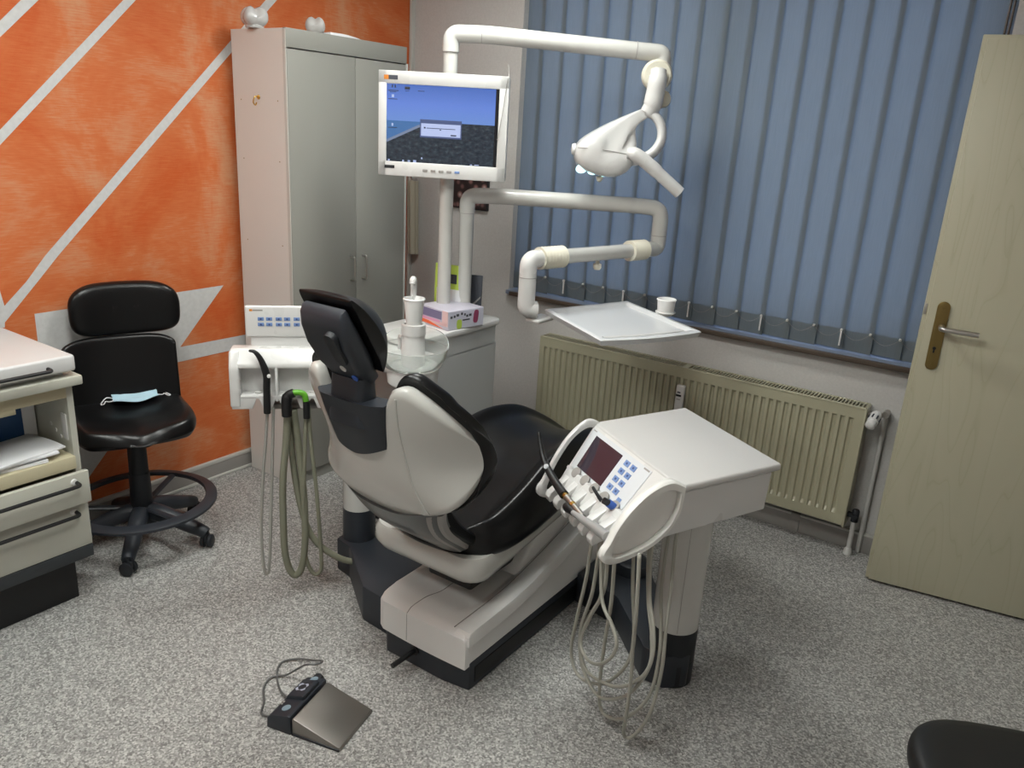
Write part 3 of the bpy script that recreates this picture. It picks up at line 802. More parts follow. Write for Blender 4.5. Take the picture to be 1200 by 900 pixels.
# spittoon bracket, bowl, cup filler
SX, SY = -1.842, 2.075
b = B()
lathe(b, [(0, .752), (.080, .752), (.091, .762), (.094, .812), (.092, .822), (.086, .822), (.082, .812), (0, .802)], M=T(SX, SY, 0), seg=48)
box(b, SX-.36, SX-.03, SY-.02, SY+.20, .765, .815, .02, 3)
obj('bowl_support', b, WHITE, t)
b = B(); lathe(b, [(.02, .800), (.075, .803), (.105, .825), (.122, .862), (.126, .892), (.122, .893), (.117, .866), (.100, .832), (.072, .812), (.02, .808), (.02, .800)], M=T(SX, SY, 0), seg=56)
# raised splash rim at the back
obj('spittoon_bowl', b, BOWLG, t, label='clear glass spittoon bowl')
b = B()
def spl(off):
    def f_(u, v):
        a = math.radians(35+170*u); r = .124+.004*v+off; h = .888+.050*v*math.sin(math.pi*u)**.6
        return SX+r*math.cos(a), SY+r*math.sin(a), h
    return f_
sheet(b, 28, 4, spl(0), spl(-.004)); obj('splash_guard', b, BOWLG, t)
KX, KY = -1.868, 2.105
b = B(); lathe(b, [(0, .80), (.045, .80), (.043, .88), (.040, .93), (.044, .928), (.044, .966), (.040, .970), (.034, .966), (.034, .94), (0, .94)], M=T(KX, KY, 0), seg=36); obj('cup_holder', b, WHITE, t)
b = B(); tube(b, fillet([(KX-.028, KY+.028, .95), (KX-.028, KY+.028, 1.118), (KX-.006, KY+.0, 1.130), (KX-.004, KY-.006, 1.112)], .016), .0115, 14); obj('cup_filler_spout', b, WHITE, t)
b = B(); tube(b, fillet([(SX-.09, SY+.03, .86), (SX-.09, SY+.03, .915), (SX-.05, SY+.0, .915)], .02), .009, 10); obj('rinse_spout', b, WHITE, t)
b = B(); lathe(b, [(0, .943), (.024, .943), (.026, .947), (.0365, 1.058), (.040, 1.059), (.0375, 1.063), (.0355, 1.058), (.0245, .950), (0, .948)], M=T(KX+.004, KY-.004, 0), seg=36)
tag(obj('rinsing_cup', b, CUPM), 'white plastic rinsing cup in the holder above the spittoon', 'cup')

# ---- posts and arms rise from the water unit
PX, PY = -2.14, 2.60
QX, QY = -2.10, 2.69
h34 = math.radians(34)
t = thing('treatment_light', 'white treatment light hanging from its long upper support arm', 'treatment light', (PX, PY, UZ))
b = B(); tube(b, [(PX, PY, .849), (PX, PY, 1.93)], .0285, 28); obj('post', b, TUBE, t)
E0 = Vector((-1.45, 3.062, 1.96))
b = B(); tube(b, fillet([(PX, PY, 1.928), (PX, PY, 1.995), (PX+.12, PY+.08, 1.998), (-1.56, 2.99, 1.972), (-1.452, 3.062, 1.967), (-1.452, 3.062, 1.92)], .055, 9), .033, 28); obj('upper_arm', b, TUBE, t)
b = B()
for p, d in (((PX, PY, 1.927), (0, 0, 1)), ((PX+.10, PY+.067, 1.9975), (math.cos(h34)*.99, math.sin(h34)*.99, -.03)), ((-1.54, 3.003, 1.972), (math.cos(h34), math.sin(h34), -.04))):
    q = Vector(d).normalized(); tube(b, [Vector(p)-q*.0012, Vector(p)+q*.0012], .0338 if p[2] > 1.95 else .0292, 28)
obj('joint_ring', b, BASEB, t)
# lamp frame: X to the right along the arm, Y towards the viewer side, Z up
ML = Matrix(((math.cos(h34), math.sin(h34), 0, -1.45), (math.sin(h34), -math.cos(h34), 0, 3.065), (0, 0, 1, 0), (0, 0, 0, 1)))
def lx(px): return (px-777)*.003385+.0
# tilting joint disc and drop tube
b = B(); lathe(b, [(0, -.03), (.050, -.03), (.058, -.02), (.060, 0), (.058, .02), (.050, .03), (0, .03)], M=ML @ T(-.022, .015, 1.885) @ RX(math.pi/2), seg=40); obj('joint_disc', b, BELLOWS, t)
b = B(); lathe(b, [(0, -.02), (.030, -.02), (.034, 0), (.030, .02), (0, .02)], M=ML @ T(.012, .0, 1.80) @ RX(math.pi/2), seg=28); obj('friction_knob', b, BELLOWS, t)
b = B(); tube(b, catmull([(-.022, .05, 1.90), (-.024, .062, 1.86), (-.027, .060, 1.82), (-.032, .056, 1.775), (-.044, .05, 1.745)], 6), [.032]*4+[.036]*10+[.037]*5+[.034]*6, 22, M=ML); obj('drop_tube', b, WHITE, t)
# yoke loop on the right
b = B()
tube(b, catmull([(-.050, .050, 1.748), (-.012, .060, 1.728), (.012, .066, 1.685), (.010, .074, 1.635), (-.022, .082, 1.590), (-.075, .085, 1.565), (-.12, .08, 1.56)], 6), .0235, 18, M=ML, sq=(.8, 1.15))
obj('yoke', b, WHITE, t)
# head: wedge that broadens from the joint down to the lens housing
b = B()
prof = [(-.334, 1.595), (-.318, 1.628), (-.265, 1.664), (-.190, 1.706), (-.110, 1.742), (-.060, 1.764), (-.030, 1.765), (-.026, 1.745), (-.048, 1.724), (-.082, 1.706), (-.096, 1.684), (-.086, 1.655), (-.078, 1.610), (-.080, 1.560), (-.110, 1.512), (-.160, 1.490), (-.215, 1.492), (-.300, 1.512), (-.334, 1.545)]
prof = [(x*.97+.0, z) for x, z in prof]
cx_, cz_ = -.195, 1.600
def thick(x, z):
    d = math.hypot(x+.04, z-1.755); return .20+.80*min(1, max(0, (d-.03)/.17))
rings = []
for s_, y in ((.35, -.105), (.74, -.100), (.92, -.080), (.985, -.045), (1, 0), (1, .05), (.985, .088), (.93, .112), (.76, .130), (.35, .134)):
    rings.append([(cx_+(x-cx_)*s_ if math.hypot(x+.04, z-1.755) > .09 else x, y*thick(x, z)+.02*(1-thick(x, z))*2, cz_+(z-cz_)*s_ if math.hypot(x+.04, z-1.755) > .09 else z) for x, z in prof])
loft(b, rings, M=ML); hd_ = obj('lamp_head', b, WHITE, t, sub=1, ang=180)
b = B(); lathe(b, [(0, -.004), (.020, -.004), (.024, 0), (.020, .012), (0, .016)], M=ML @ T(-.322, .06, 1.592) @ RY(-math.pi/2), seg=20); obj('side_button', b, WHITE, hd_)
b = B(); tube(b, [(x, .118*thick(x, 1.58)+.010, 1.600-.05*((x+.3)/.2)**2*.35) for x in [-.315+.02*k for k in range(11)]], .0016, 6, M=ML); obj('housing_seam', b, BASEB, hd_)
for i in range(3):
    x = -.292+.046*i
    b = B(); lathe(b, [(0, 0), (.021, 0), (.022, .004), (.018, .008), (0, .010)], M=ML @ T(x, .080, 1.521-.004*i) @ RX(math.radians(180+50)), seg=24); obj('led_lens', b, LED, hd_)
b = B(); lathe(b, [(0, -.022), (.010, -.016), (.016, 0), (0, .004)], M=ML @ T(-.215, .06, 1.492), seg=18); obj('sensor_dome', b, BELLOWS, hd_)
b = B(); tube(b, catmull([(-.120, .120, 1.590), (-.085, .128, 1.585), (-.030, .128, 1.550), (.03, .125, 1.505), (.10, .122, 1.452)], 6), [.022]*4+[.0265]*12+[.024]*9, 20, M=ML); obj('grip_handle', b, WHITE, t)

# monitor on the same post
MDX = math.radians(30)
MM = Matrix(((math.cos(MDX), math.sin(MDX), 0, -2.318), (math.sin(MDX), -math.cos(MDX), 0, 2.385), (0, 0, 1, 1.452), (0, 0, 0, 1)))
t = thing('monitor', 'white flat monitor showing a coastal desktop picture', 'monitor', (PX, PY, 1.45))
MWd, MH = .508, .392
b = B(); box(b, 0, MWd, -.045, 0, 0, MH, .008, 3, M=MM)
box(b, .0, MWd, -.002, .006, 0, .055, .003, M=MM); box(b, .0, MWd, -.002, .006, MH-.048, MH, .003, M=MM); box(b, 0, .032, -.002, .006, 0, MH, .003, M=MM); box(b, MWd-.036, MWd, -.002, .006, 0, MH, .003, M=MM)
obj('casing', b, WHITE, t)
# flat screen lying in the frame (a plate, generated coordinates run along its own sides)
me_b = B(); box(me_b, .030, MWd-.034, -.0005, .0022, .052, MH-.046, M=MM)
scr = obj('screen', me_b, SCREEN, t, smooth=False)
uvl = scr.data.uv_layers.new(name='picture'); MMi = MM.inverted() @ MW[t.name]
for lp in scr.data.loops:
    p = MMi @ scr.data.vertices[lp.vertex_index].co
    uvl.data[lp.index].uv = ((p.x-.030)/(MWd-.064), (p.z-.052)/(MH-.098))
def scrbox(bm, x0, x1, z0, z1, d=.0038):
    W_, H_ = MWd-.064, MH-.098; box(bm, .030+x0*W_, .030+x1*W_, .0015, d, .052+z0*H_, .052+z1*H_, M=MM)
b = B(); scrbox(b, .305, .675, .34, .57, .0028); obj('dialog_frame', b, DLGB, t, smooth=False)
b = B(); scrbox(b, .315, .665, .36, .52, .0033); obj('dialog_window', b, DLG, t, smooth=False)
for x0, x1, z0, z1 in ((.365, .62, .458, .466), (.34, .355, .455, .475), (.58, .63, .375, .392), (.48, .495, .44, .452), (.02, .11, .905, .915), (.03, .09, .89, .897), (.165, .21, .93, .965), (.17, .205, .91, .916), (.28, .34, .915, .922), (.02, .10, .80, .808), (.02, .10, .44, .448), (.05, .06, .945, .98), (.075, .085, .945, .98)):
    b = B(); scrbox(b, x0, x1, z0, z1); obj('icon_text', b, ICON, scr, smooth=False)
for x0, x1, z0, z1 in ((.05, .07, .825, .86), (.05, .065, .465, .50), (.25, .275, .012, .04), (.20, .22, .015, .035), (.15, .165, .015, .035), (.02, .035, .015, .035), (.32, .332, .06, .08), (.76, .78, .018, .028), (.80, .84, .018, .028)):
    b = B(); scrbox(b, x0, x1, z0, z1); obj('desktop_icon', b, ICONL, scr, smooth=False)
b = B(); box(b, .022, .040, .0055, .0068, MH-.033, MH-.017, M=MM); obj('brand_mark', b, ORANGEL, t, smooth=False)
b = B(); box(b, .040, .076, .0055, .0068, MH-.033, MH-.017, M=MM); obj('brand_label', b, SLATE, t, smooth=False)
b = B(); box(b, .026, .066, .0055, .0068, .028, .040, M=MM); obj('type_label', b, DARKM, t, smooth=False)
for i in range(5):
    b = B(); x = .18+.032*i; box(b, x, x+.020, .0055, .0085, .022, .031, .001, M=MM); obj('control_button', b, BUTTON if i == 4 else BASEB, t)
b = B(); box(b, .20, .30, -.075, -.044, .13, .25, .01, M=MM); tube(b, [MM @ Vector((.25, -.06, .19)), (PX, PY, 1.64)], .02, 14); tube(b, [(PX, PY, 1.60), (PX, PY, 1.69)], .036, 24); obj('mount_bracket', b, WHITE, t)
b = B(); tube(b, catmull([MM @ Vector(p) for p in ((.492, -.02, MH+.015), (.497, -.02, MH+.045), (.503, -.01, MH+.010), (.500, .010, MH-.02), (.492, .012, MH-.10), (.480, .012, .20), (.474, .012, .16))], 5), .0012, 6); lathe(b, [(0, -.004), (.004, 0), (0, .004)], M=T(*(MM @ Vector((.474, .012, .16)))), seg=10)
tag(obj('wire_hook', b, BASEB), 'thin wire hanging over the right edge of the monitor', 'wire')

# tray arm
t = thing('tray_arm', 'white jointed support arm carrying the instrument tray', 'support arm', (QX, QY, UZ))
b = B(); tube(b, [(QX, QY, .849), (QX, QY, 1.31)], .030, 28); obj('post', b, TUBE, t)
b = B(); tube(b, fillet([(QX, QY, 1.308), (QX, QY, 1.378), (QX+.10, QY+.066, 1.384), (-1.50, 3.09, 1.378), (-1.42, 3.137, 1.372), (-1.42, 3.137, 1.26)], .058, 9), .0325, 28); obj('upper_arm', b, TUBE, t)
b = B(); tube(b, fillet([(-1.42, 3.137, 1.262), (-1.42, 3.137, 1.206), (-1.447, 3.04, 1.206)], .05, 9), .0325, 28); obj('elbow', b, TUBE, t)
b = B(); tube(b, [(-1.44, 3.065, 1.206), (-1.60, 2.49, 1.202)], .0285, 24); obj('spring_arm', b, TUBE, t)
def bellows(a, c, n):
    a, c = Vector(a), Vector(c); P = []; R = []
    N_ = n*4
    for i in range(N_+1): P.append(a.lerp(c, i/N_)); R.append(.0385+.0040*math.cos(i/4*2*math.pi))
    return tube(B(), P, R, 28)
d_ = (Vector((-1.60, 2.49, 1.202))-Vector((-1.44, 3.065, 1.206)))
A_ = Vector((-1.44, 3.065, 1.206))
obj('bellows_sleeve', bellows(A_+d_*.02, A_+d_*.17, 6), BELLOWS, t); obj('bellows_sleeve', bellows(A_+d_*.80, A_+d_*.99, 7), BELLOWS, t)
b = B(); tube(b, fillet([(-1.595, 2.51, 1.202), (-1.612, 2.445, 1.202), (-1.612, 2.445, 1.14)], .06, 9)+fillet([(-1.612, 2.445, 1.13), (-1.612, 2.445, 1.015), (-1.585, 2.475, 1.012)], .035, 7), .0325, 28); obj('tray_elbow', b, WHITE, t)
b = B(); lathe(b, [(0, -.034), (.012, -.034), (.017, -.026), (.017, -.012), (.008, -.008), (.008, .03), (0, .03)], M=T(*(A_+d_*.47-Vector((0, 0, .03)))), seg=18); obj('adjusting_knob', b, BELLOWS, t)
b = B(); tube(b, [(QX, QY, 1.306), (QX, QY, 1.3085)], .0308, 28); tube(b, [(-1.42, 3.137, 1.260), (-1.42, 3.137, 1.2625)], .0333, 28); tube(b, [(-1.612, 2.445, 1.134), (-1.612, 2.445, 1.1365)], .0333, 28); obj('joint_ring', b, BASEB, t)
# tray
TC = [Vector(p) for p in ((-1.598, 2.556, .985), (-1.209, 2.300, .985), (-1.010, 2.690, .985), (-1.452, 2.965, .985))]
def tr(u, v, z=0):
    a = TC[0].lerp(TC[1], u); c = TC[3].lerp(TC[2], u); p = a.lerp(c, v); 
    bow = .022*math.sin(math.pi*v)*u
    d = (TC[1]-TC[0]).normalized(); p = p+d*bow*(1 if u > .9 else u); return (p.x, p.y, p.z+z)
t = thing('instrument_tray', 'white instrument tray held out on the jointed arm', 'tray', (-1.33, 2.62, .97))
b = B()
def tray_h(u, v):
    e = min(u, 1-u, v, 1-v)
    if e < .045: return .016
    if e < .075: return .016-.012*(e-.045)/.03
    return .004
us = [0, .012, .045, .06, .075]+[.075+(.85)*k/14 for k in range(1, 15)]+[.94, .955, .988, 1]
nu = len(us)-1
def fr(u, v): uu = us[round(u*nu)]; vv_ = us[round(v*nu)]; h = tray_h(uu, vv_); h -= .004 if min(uu, 1-uu, vv_, 1-vv_) < .005 else 0; return tr(uu, vv_, h)
def bk(u, v): uu = us[round(u*nu)]; vv_ = us[round(v*nu)]; s_ = .02; return tr(s_+(1-2*s_)*uu, s_+(1-2*s_)*vv_, -.008)
sheet(b, nu, nu, fr, bk); obj('tray_body', b, mat('tray_white', (.62, .63, .645), .3, coat=.3), t, ang=40)
b = B(); sheet(b, 2, 16, lambda u, v: tr(.885+.03*u-.05*abs(2*v-1)**3*.0, .08+.80*v, .0125), lambda u, v: tr(.885+.03*u, .08+.80*v, .003)); obj('tray_lip', b, WHITE, t)
b = B(); box(b, -1.62, -1.555, 2.455, 2.565, .962, .980, .008, 3); obj('tray_bracket', b, WHITE, t)
b = B()
for a in range(1): tube(b, [(-1.236+.036*math.cos(k*math.pi/12), 2.872+.036*math.sin(k*math.pi/12), 1.004) for k in range(25)], .004, 8, cap=False)
tube(b, [(-1.262, 2.828, .985), (-1.254, 2.840, 1.004)], .005, 8)
obj('cup_ring', b, WHITE, t)
CUx, CUy = -1.236, 2.872
b = B(); lathe(b, [(0, .99), (.025, .99), (.027, .995), (.032, 1.006), (.0355, 1.052), (.039, 1.053), (.0365, 1.057), (.0345, 1.052), (.030, 1.0), (0, .995)], M=T(CUx, CUy, 0), seg=36); tag(obj('plastic_cup', b, CUPM), 'white plastic cup in the ring at the far edge of the tray', 'cup')

# things on the water unit
t = thing('tissue_box', 'clear box of lilac and pink printed packets on the water unit', 'box', (-2.12, 2.56, .849))
Mb = T(-2.075, 2.475, .8485) @ RZ(math.radians(72))
bxW, bxD, bxH = .205, .15, .082   # x along right face, y to the back
Mb = Matrix(((.17, -.985, 0, -2.008), (.985, .17, 0, 2.472), (0, 0, 1, .8485), (0, 0, 0, 1)))
# Mb: local x runs along the right face (towards the window), local y runs left (front face), origin = near corner
b = B(); box(b, 0, .20, 0, .19, 0, .080, .002, M=Mb); obj('packet_stack', b, mat('box_card', (.50, .48, .56), .35), t)
b = B(); box(b, -.0012, 0, .0, .035, 0.018, .080, M=Mb); box(b, -.0012, 0, .004, .19, .016, .030, M=Mb); obj('pale_pink_strip', b, mat('pale_pink', (.72, .5, .5), .5), t, smooth=False)
b = B(); box(b, -.0015, 0, .04, .19, .040, .074, M=Mb); obj('lilac_label', b, mat('deep_lilac', (.17, .15, .26), .4), t, smooth=False)
b = B(); box(b, -.0015, 0, .05, .19, .026, .036, M=Mb); obj('pink_packet', b, PINKP, t, smooth=False)
b = B(); prism(b, [(.03, .004), (.19, .012), (.19, .026), (.12, .022)], -.002, 0, lambda u, v, w_: (w_, u, v), M=Mb); obj('orange_packet', b, REDP, t, smooth=False)
b = B(); box(b, .002, .198, -.0012, 0, .003, .077, M=Mb); obj('printed_side', b, mat('side_print', (.58, .58, .68), .4), t, smooth=False)
b = B()
def oval(bm, cx, cz, rx_, rz_, tilt):
    P = []
    for k in range(20):
        a = 2*math.pi*k/20; u = math.copysign(abs(math.cos(a))**.6, math.cos(a))*rx_; v = math.copysign(abs(math.sin(a))**.6, math.sin(a))*rz_
        P.append((cx+u*math.cos(tilt)-v*math.sin(tilt), cz+u*math.sin(tilt)+v*math.cos(tilt)))
    prism(bm, P, -.0020, -.001, lambda u, v, w_: (u, w_, v), M=Mb)
oval(b, .155, .045, .014, .028, -.12); obj('maroon_shape', b, MAROON, t, smooth=False)
b = B(); oval(b, .062, .022, .014, .020, 0); obj('green_shape', b, LIME, t, smooth=False)
b = B()
for x0, z0, w1 in ((.012, .050, .012), (.030, .052, .010), (.045, .056, .014), (.070, .060, .01), (.088, .055, .008), (.10, .048, .010), (.115, .050, .014)):
    box(b, x0, x0+w1, -.0018, -.001, z0, z0+.010, M=Mb)
box(b, .08, .12, -.0018, -.001, .034, .040, M=Mb)
obj('print_marks', b, SLATE, t, smooth=False)
# brochures
def brochure(M, w_, h_, mats, name, label, stripe=None):
    th = thing(name, label, 'brochure', tuple(M.translation))
    b = B(); box(b, 0, w_, 0, .006, 0, h_, .001, M=M); obj('cover', b, mats, th)
    return th
Mg = T(-2.228, 2.640, .8485) @ RZ(math.radians(8)) @ RX(math.radians(-2))
th = brochure(Mg, .135, .235, LIME, 'brochure', 'lime green and white brochure standing behind the monitor post')
b = B(); box(b, .012, .135, -.0015, 0, .0, .130, M=Mg); obj('white_panel', b, PAPER, th, smooth=False)
b = B(); box(b, .075, .110, -.0015, 0, .155, .195, M=Mg); obj('dark_patch', b, SLATE, th, smooth=False)
b = B()
for k in range(12): box(b, .132, .137, -.002, .008, .02+k*.018, .028+k*.018, M=Mg)
obj('spiral_binding', b, PIPE, th, smooth=False)
Mg = T(-2.105, 2.735, .8485) @ RZ(math.radians(20)) @ RX(math.radians(-2))
th = brochure(Mg, .055, .19, SLATE, 'leaflet', 'narrow dark leaflet standing at the tray arm post')
b = B(); prism(b, [(.005, .04), (.05, .09), (.052, .10), (.006, .055)], -.0012, 0, lambda u, v, w_: (u, w_, v), M=Mg); obj('light_line', b, BASEB, th, smooth=False)

# ================================================================== DENTAL CHAIR
XC = -1.398
t = thing('dental_chair', 'black upholstered dental patient chair with white shell on wedge base', 'dental chair', (XC, 2.1, 0))
DC = t
BX0, BX1, BY0, BY1 = -1.588, -1.207, 1.63, 2.72
# floor plinth
b = B(); prism(b, [(BX0-.0, BY0+.05), (BX0+.05, BY0), (BX1-.10, BY0+.0), (BX1, BY0+.015), (BX1, BY1), (BX0, BY1)], 0, .10, idm, .006); 
obj('plinth', b, DARK, t)
b = B(); prism(b, [(BX0-.004, BY0+.06), (BX0+.04, BY0+.012), (BX0+.06, BY0+.02), (BX0+.06, BY0+.12), (BX0-.004, BY0+.12)], .06, .165, idm, .005); obj('corner_block', b, DARKM, t)
b = B(); box(b, BX1-.002, BX1+.003, BY0+.04, BY1-.02, .02, .075, .001); obj('side_groove', b, BLACK, t)
b = B(); lathe(b, [(0, 0), (.007, 0), (.007, .001), (0, .001)], M=T(-1.535, 1.634, .065) @ RX(math.pi/2), seg=14); obj('socket_hole', b, BLACK, t)
b = B(); tube(b, [(-1.415, 1.645, .060), (-1.425, 1.535, .052)], .0085, 12); tube(b, [(-1.414, 1.66, .060), (-1.415, 1.625, .060)], .016, 12); obj('foot_lever', b, BLACK, t)
# white base cover: top is dished, rises towards the foot end
def zt(y): return sinterp([(1.60, .205), (1.9, .215), (2.1, .25), (2.4, .32), (2.75, .40)], y)
b = B()
def ctop(u, v):
    x = BX0+.005+(BX1-BX0-.008)*u; y = BY0-.008+(BY1-BY0)*v
    z = zt(y)
    if u < .84 and v > .07:
        e = min(1, (.84-u)/.10)*min(1, (v-.07)/.10)*min(1, (u)/.16 if u < .16 else 1); e = e*e*(3-2*e)
        z -= .020*e + (zt(y)-.215)*.0*e
    r = min(u, 1-u)
    if r < .02: z -= .010*(1-r/.02)
    if v < .02: z -= .014*(1-v/.02)
    # rounded outer corner
    if u < .10 and v < .08: x += .02*(1-v/.08)*(1-u/.10)*.6; y += .012*(1-u/.10)
    y += -.006*math.sin(math.pi*u)
    return x, y, z
def cbot(u, v):
    x, y, z = ctop(u, v); return x, y+(.0 if v > .01 else .004), (.155 if (u < .12) else .085)
def cbot2(u, v):
    x, y, z = ctop(u, v); return x, y, .088+.0*u
sheet(b, 60, 60, ctop, cbot2); obj('base_cover', b, BASEW, t, ang=50)
b = B(); tube(b, [ctop(.84, .02+k*.03) for k in range(33)], .0018, 6); tube(b, [(lambda p: (p[0], p[1], p[2]+.0008))(ctop(.38, k/60)) for k in range(61)], .0013, 6); tube(b, [(ctop(.38, 0)[0], ctop(.38, 0)[1]-.0005, z) for z in (.095, .19)], .0009, 6); obj('cover_seam', b, BASEB, t)
# raised side rail on the right
b = B()
def rail_ring(y, h):
    x0, x1 = BX1-.050, BX1+.004; z = zt(y)
    pts = [(x0, z-.03), (x0, z+h*.6), (x0+.010, z+h), (x1-.014, z+h), (x1-.003, z+h*.6), (x1, z-.005), (x1, z-.04)]
    return [(x, y, zz) for x, zz in pts]
loft(b, [rail_ring(BY0+.0+.0, -.012), rail_ring(BY0+.010, .004), rail_ring(BY0+.03, .008)]+[rail_ring(BY0+.03+k*.105, .008) for k in range(1, 11)]); obj('side_rail', b, BASEW, t, ang=40)
# lift arm under the seat
b = B()
prism(b, [(1.98, .215), (2.12, .36), (2.50, .47), (2.64, .46), (2.66, .26), (2.2, .215)], XC-.13, XC+.12, lambda u, v, w_: (w_, u, v), .012, 3); obj('lift_arm', b, BASEW, t)
b = B(); box(b, XC-.10, XC+.08, 1.78, 2.30, .24, .34, .01); obj('lift_block', b, BLACK, t)
# seat pan
b = B()
rings = []
for s, z, ys in ((.70, .318, 0), (.86, .322, 0), (.95, .335, 0), (1.0, .362, 0), (1.0, .395, 0), (.97, .42, 0)):
    R_ = []
    for x, y in rounded_plan(-1.668, -1.222, 1.668, 2.34, .07, 5):
        cx, cy = -1.43, 2.02
        R_.append((cx+(x-cx)*s, cy+(y-cy)*s, z+max(0, (y-1.95))*.20))
    rings.append(R_)
loft(b, rings); obj('seat_pan', b, SHELL, t, ang=40)
# seat cushion
XS = -1.432
def seat_hw(y): return sinterp([(1.66, .150), (1.70, .195), (1.78, .225), (1.95, .246), (2.2, .246), (2.42, .220), (2.6, .18), (2.78, .165), (2.86, .12)], y)
def seat_zt(y): return sinterp([(1.66, .455), (1.70, .485), (1.78, .495), (1.92, .545), (2.06, .606), (2.2, .634), (2.32, .632), (2.44, .605), (2.6, .52), (2.78, .40), (2.86, .33)], y)
def seat_zb(y): return sinterp([(1.66, .425), (1.70, .408), (1.85, .402), (2.1, .43), (2.4, .49), (2.55, .46), (2.7, .36), (2.86, .27)], y)
def sY(v): return 1.66+(2.86-1.66)*v
def stop(u, v):
    y = sY(v); e = 2*u-1; hw = seat_hw(y)
    z = seat_zt(y)
    ed = max(0, (abs(e)-.80)/.20)
    z += .034*math.exp(-((abs(e)-.80)/.13)**2) - .018*math.exp(-(e/.45)**2)
    z -= (seat_zt(y)-seat_zb(y))*.42*ed**2.4
    yy = y+.045*(abs(e)**2.5)*max(0, 1-v*6)
    return XS+hw*e, yy, z
def sbot(u, v):
    y = sY(v); e = 2*u-1; hw = seat_hw(y)
    z = seat_zb(y)+(seat_zt(y)-seat_zb(y))*.18*max(0, (abs(e)-.8)/.2)**2
    yy = y+.045*(abs(e)**2.5)*max(0, 1-v*6)
    return XS+hw*e*.985, yy, z
b = B(); sheet(b, 34, 46, stop, sbot); obj('seat_cushion', b, VINYL, t, sub=1, ang=180)

# backrest -------------------------------------------------
def ys(z): return sinterp([(.36, 1.775), (.45, 1.66), (.55, 1.535), (.65, 1.458), (.75, 1.402), (.85, 1.372), (.95, 1.346), (1.05, 1.328)], z)
def ztop(x):
    return sinterp([(0, .885), (.075, .895), (.095, .945), (.115, 1.005), (.130, 1.034), (.16, 1.044), (.19, 1.026), (.22, .997), (.245, .962), (.262, .925), (.272, .885), (.275, .845)], abs(x))
def zbot(x):
    return sinterp([(0, .615), (.10, .620), (.16, .655), (.20, .672), (.23, .694), (.25, .722), (.265, .762), (.275, .82)], abs(x))
Wm = .275
def wr(z): return sinterp([(.36, .03), (.62, .035), (.66, .05), (.70, .075), (.76, .13), (.81, .165), (.87, .157), (.92, .128), (.98, .105), (1.05, .09)], z)
def bs(x, z, off, gx=1.0):
    """point on the back shell: off = distance towards the patient side"""
    k = (abs(x)/Wm)**2.7
    return (XC+x*gx, ys(z)+wr(z)*k+off, z)
def uspan(u): # denser at the edges
    return math.sin((u-.5)*math.pi)
b = B()
def shf(u, v):
    x = Wm*uspan(u); z0, z1 = zbot(x), ztop(x); z = z0+(z1-z0)*v
    e = max(abs(2*v-1), abs(uspan(u))); rnd = .014*max(0, (e-.88)/.12)**2
    return bs(x, z, rnd)
def shb(u, v):
    x = Wm*uspan(u); z0, z1 = zbot(x), ztop(x); z = z0+(z1-z0)*v
    return bs(x, z, .040, 1.0)
sheet(b, 64, 40, shf, shb)
obj('back_shell', b, SHELL, t, ang=60)
# cushion behind/around the shell (patient side)
b = B()
We = .289
def cz0(x): return zbot(x*Wm/We)-.004
def cz1(x): return ztop(x*Wm/We)+.024+.010*(abs(x)<.24)
def cuf(u, v):
    x = We*uspan(u); z0, z1 = cz0(x), cz1(x); z = z0+(z1-z0)*v
    e = max(abs(2*v-1), abs(uspan(u))); rnd = .022*max(0, (e-.9)/.10)**2
    xx = x*Wm/We; p = bs(xx, z, .040+rnd-.020*(e > .93)); return (XC+x, p[1]+.004, z)
def cub(u, v):
    x = We*uspan(u)*.97; z0, z1 = cz0(x)+.008, cz1(x)-.003; z = z0+(z1-z0)*v
    e = max(abs(2*v-1), abs(uspan(u))); dome = .045*(1-e**4)
    k = (abs(x)/We)**2.0
    return (XC+x, ys(z)+wr(z)*(abs(x)/We)**2.7+.068+dome*.9, z)
sheet(b, 64, 44, cuf, cub); 
# lower lumbar cushion runs down to the seat
def luf(u, v):
    x = .155*(2*u-1); z = .44+.24*v; return (XC+x*(.85+.15*v), ys(z)+.035+.05*(abs(x)/.2)**3, z)
def lub(u, v):
    x = .155*(2*u-1); z = .44+.24*v; return (XC+x*(.85+.15*v), ys(z)+.11+.05*(abs(x)/.2)**3-.02*abs(2*u-1)**6, z)
sheet(b, 20, 12, luf, lub)
obj('back_cushion', b, VINYL, t, ang=60, sub=1)
# grooves of the shell (two moulded lines)
b = B()
for sg in (1,):
    P = []
    for k in range(22):
        v = k/21; z = 1.015-.345*v; x = sg*(.145-.030*v+.055*v**3); P.append(bs(x, z, -.0015))
    tube(b, P, .0024, 6)
obj('moulded_line', b, SHELL, t)
# grey lower back cover
b = B()
def lcw(z): return sinterp([(.365, .07), (.40, .10), (.50, .125), (.60, .150), (.70, .185), (.735, .19)], z)
def lcf(off):
    def f_(u, v):
        e = 2*u-1; z0 = .365; z1 = .645+.0*e; z1 = .675-.045*(1-abs(e)**2)+.012*e*0
        z = z0+(z1-z0)*v; w = lcw(z)
        x = w*e
        return (XC+x, ys(z)+wr(z)*(abs(x)/Wm)**2.7-.012+.035*abs(e)**5+off, z)
    return f_
sheet(b, 30, 20, lcf(0), lcf(.045)); obj('lower_back_cover', b, mat('satin_grey_cover', (.075, .08, .08), .3, coat=.3), t, ang=60)
b = B()
def lst(off):
    def f_(u, v):
        z = .405+.245*v; w = lcw(z)-.002; e = .90+.16*u
        return (XC+w*e, ys(z)+wr(z)*(w*e/Wm)**2.7+.004+.030*u+off, z)
    return f_
sheet(b, 4, 16, lst(0), lst(.02)); obj('hinge_trim', b, BASEB, t, label='light grey hinge trim strip')
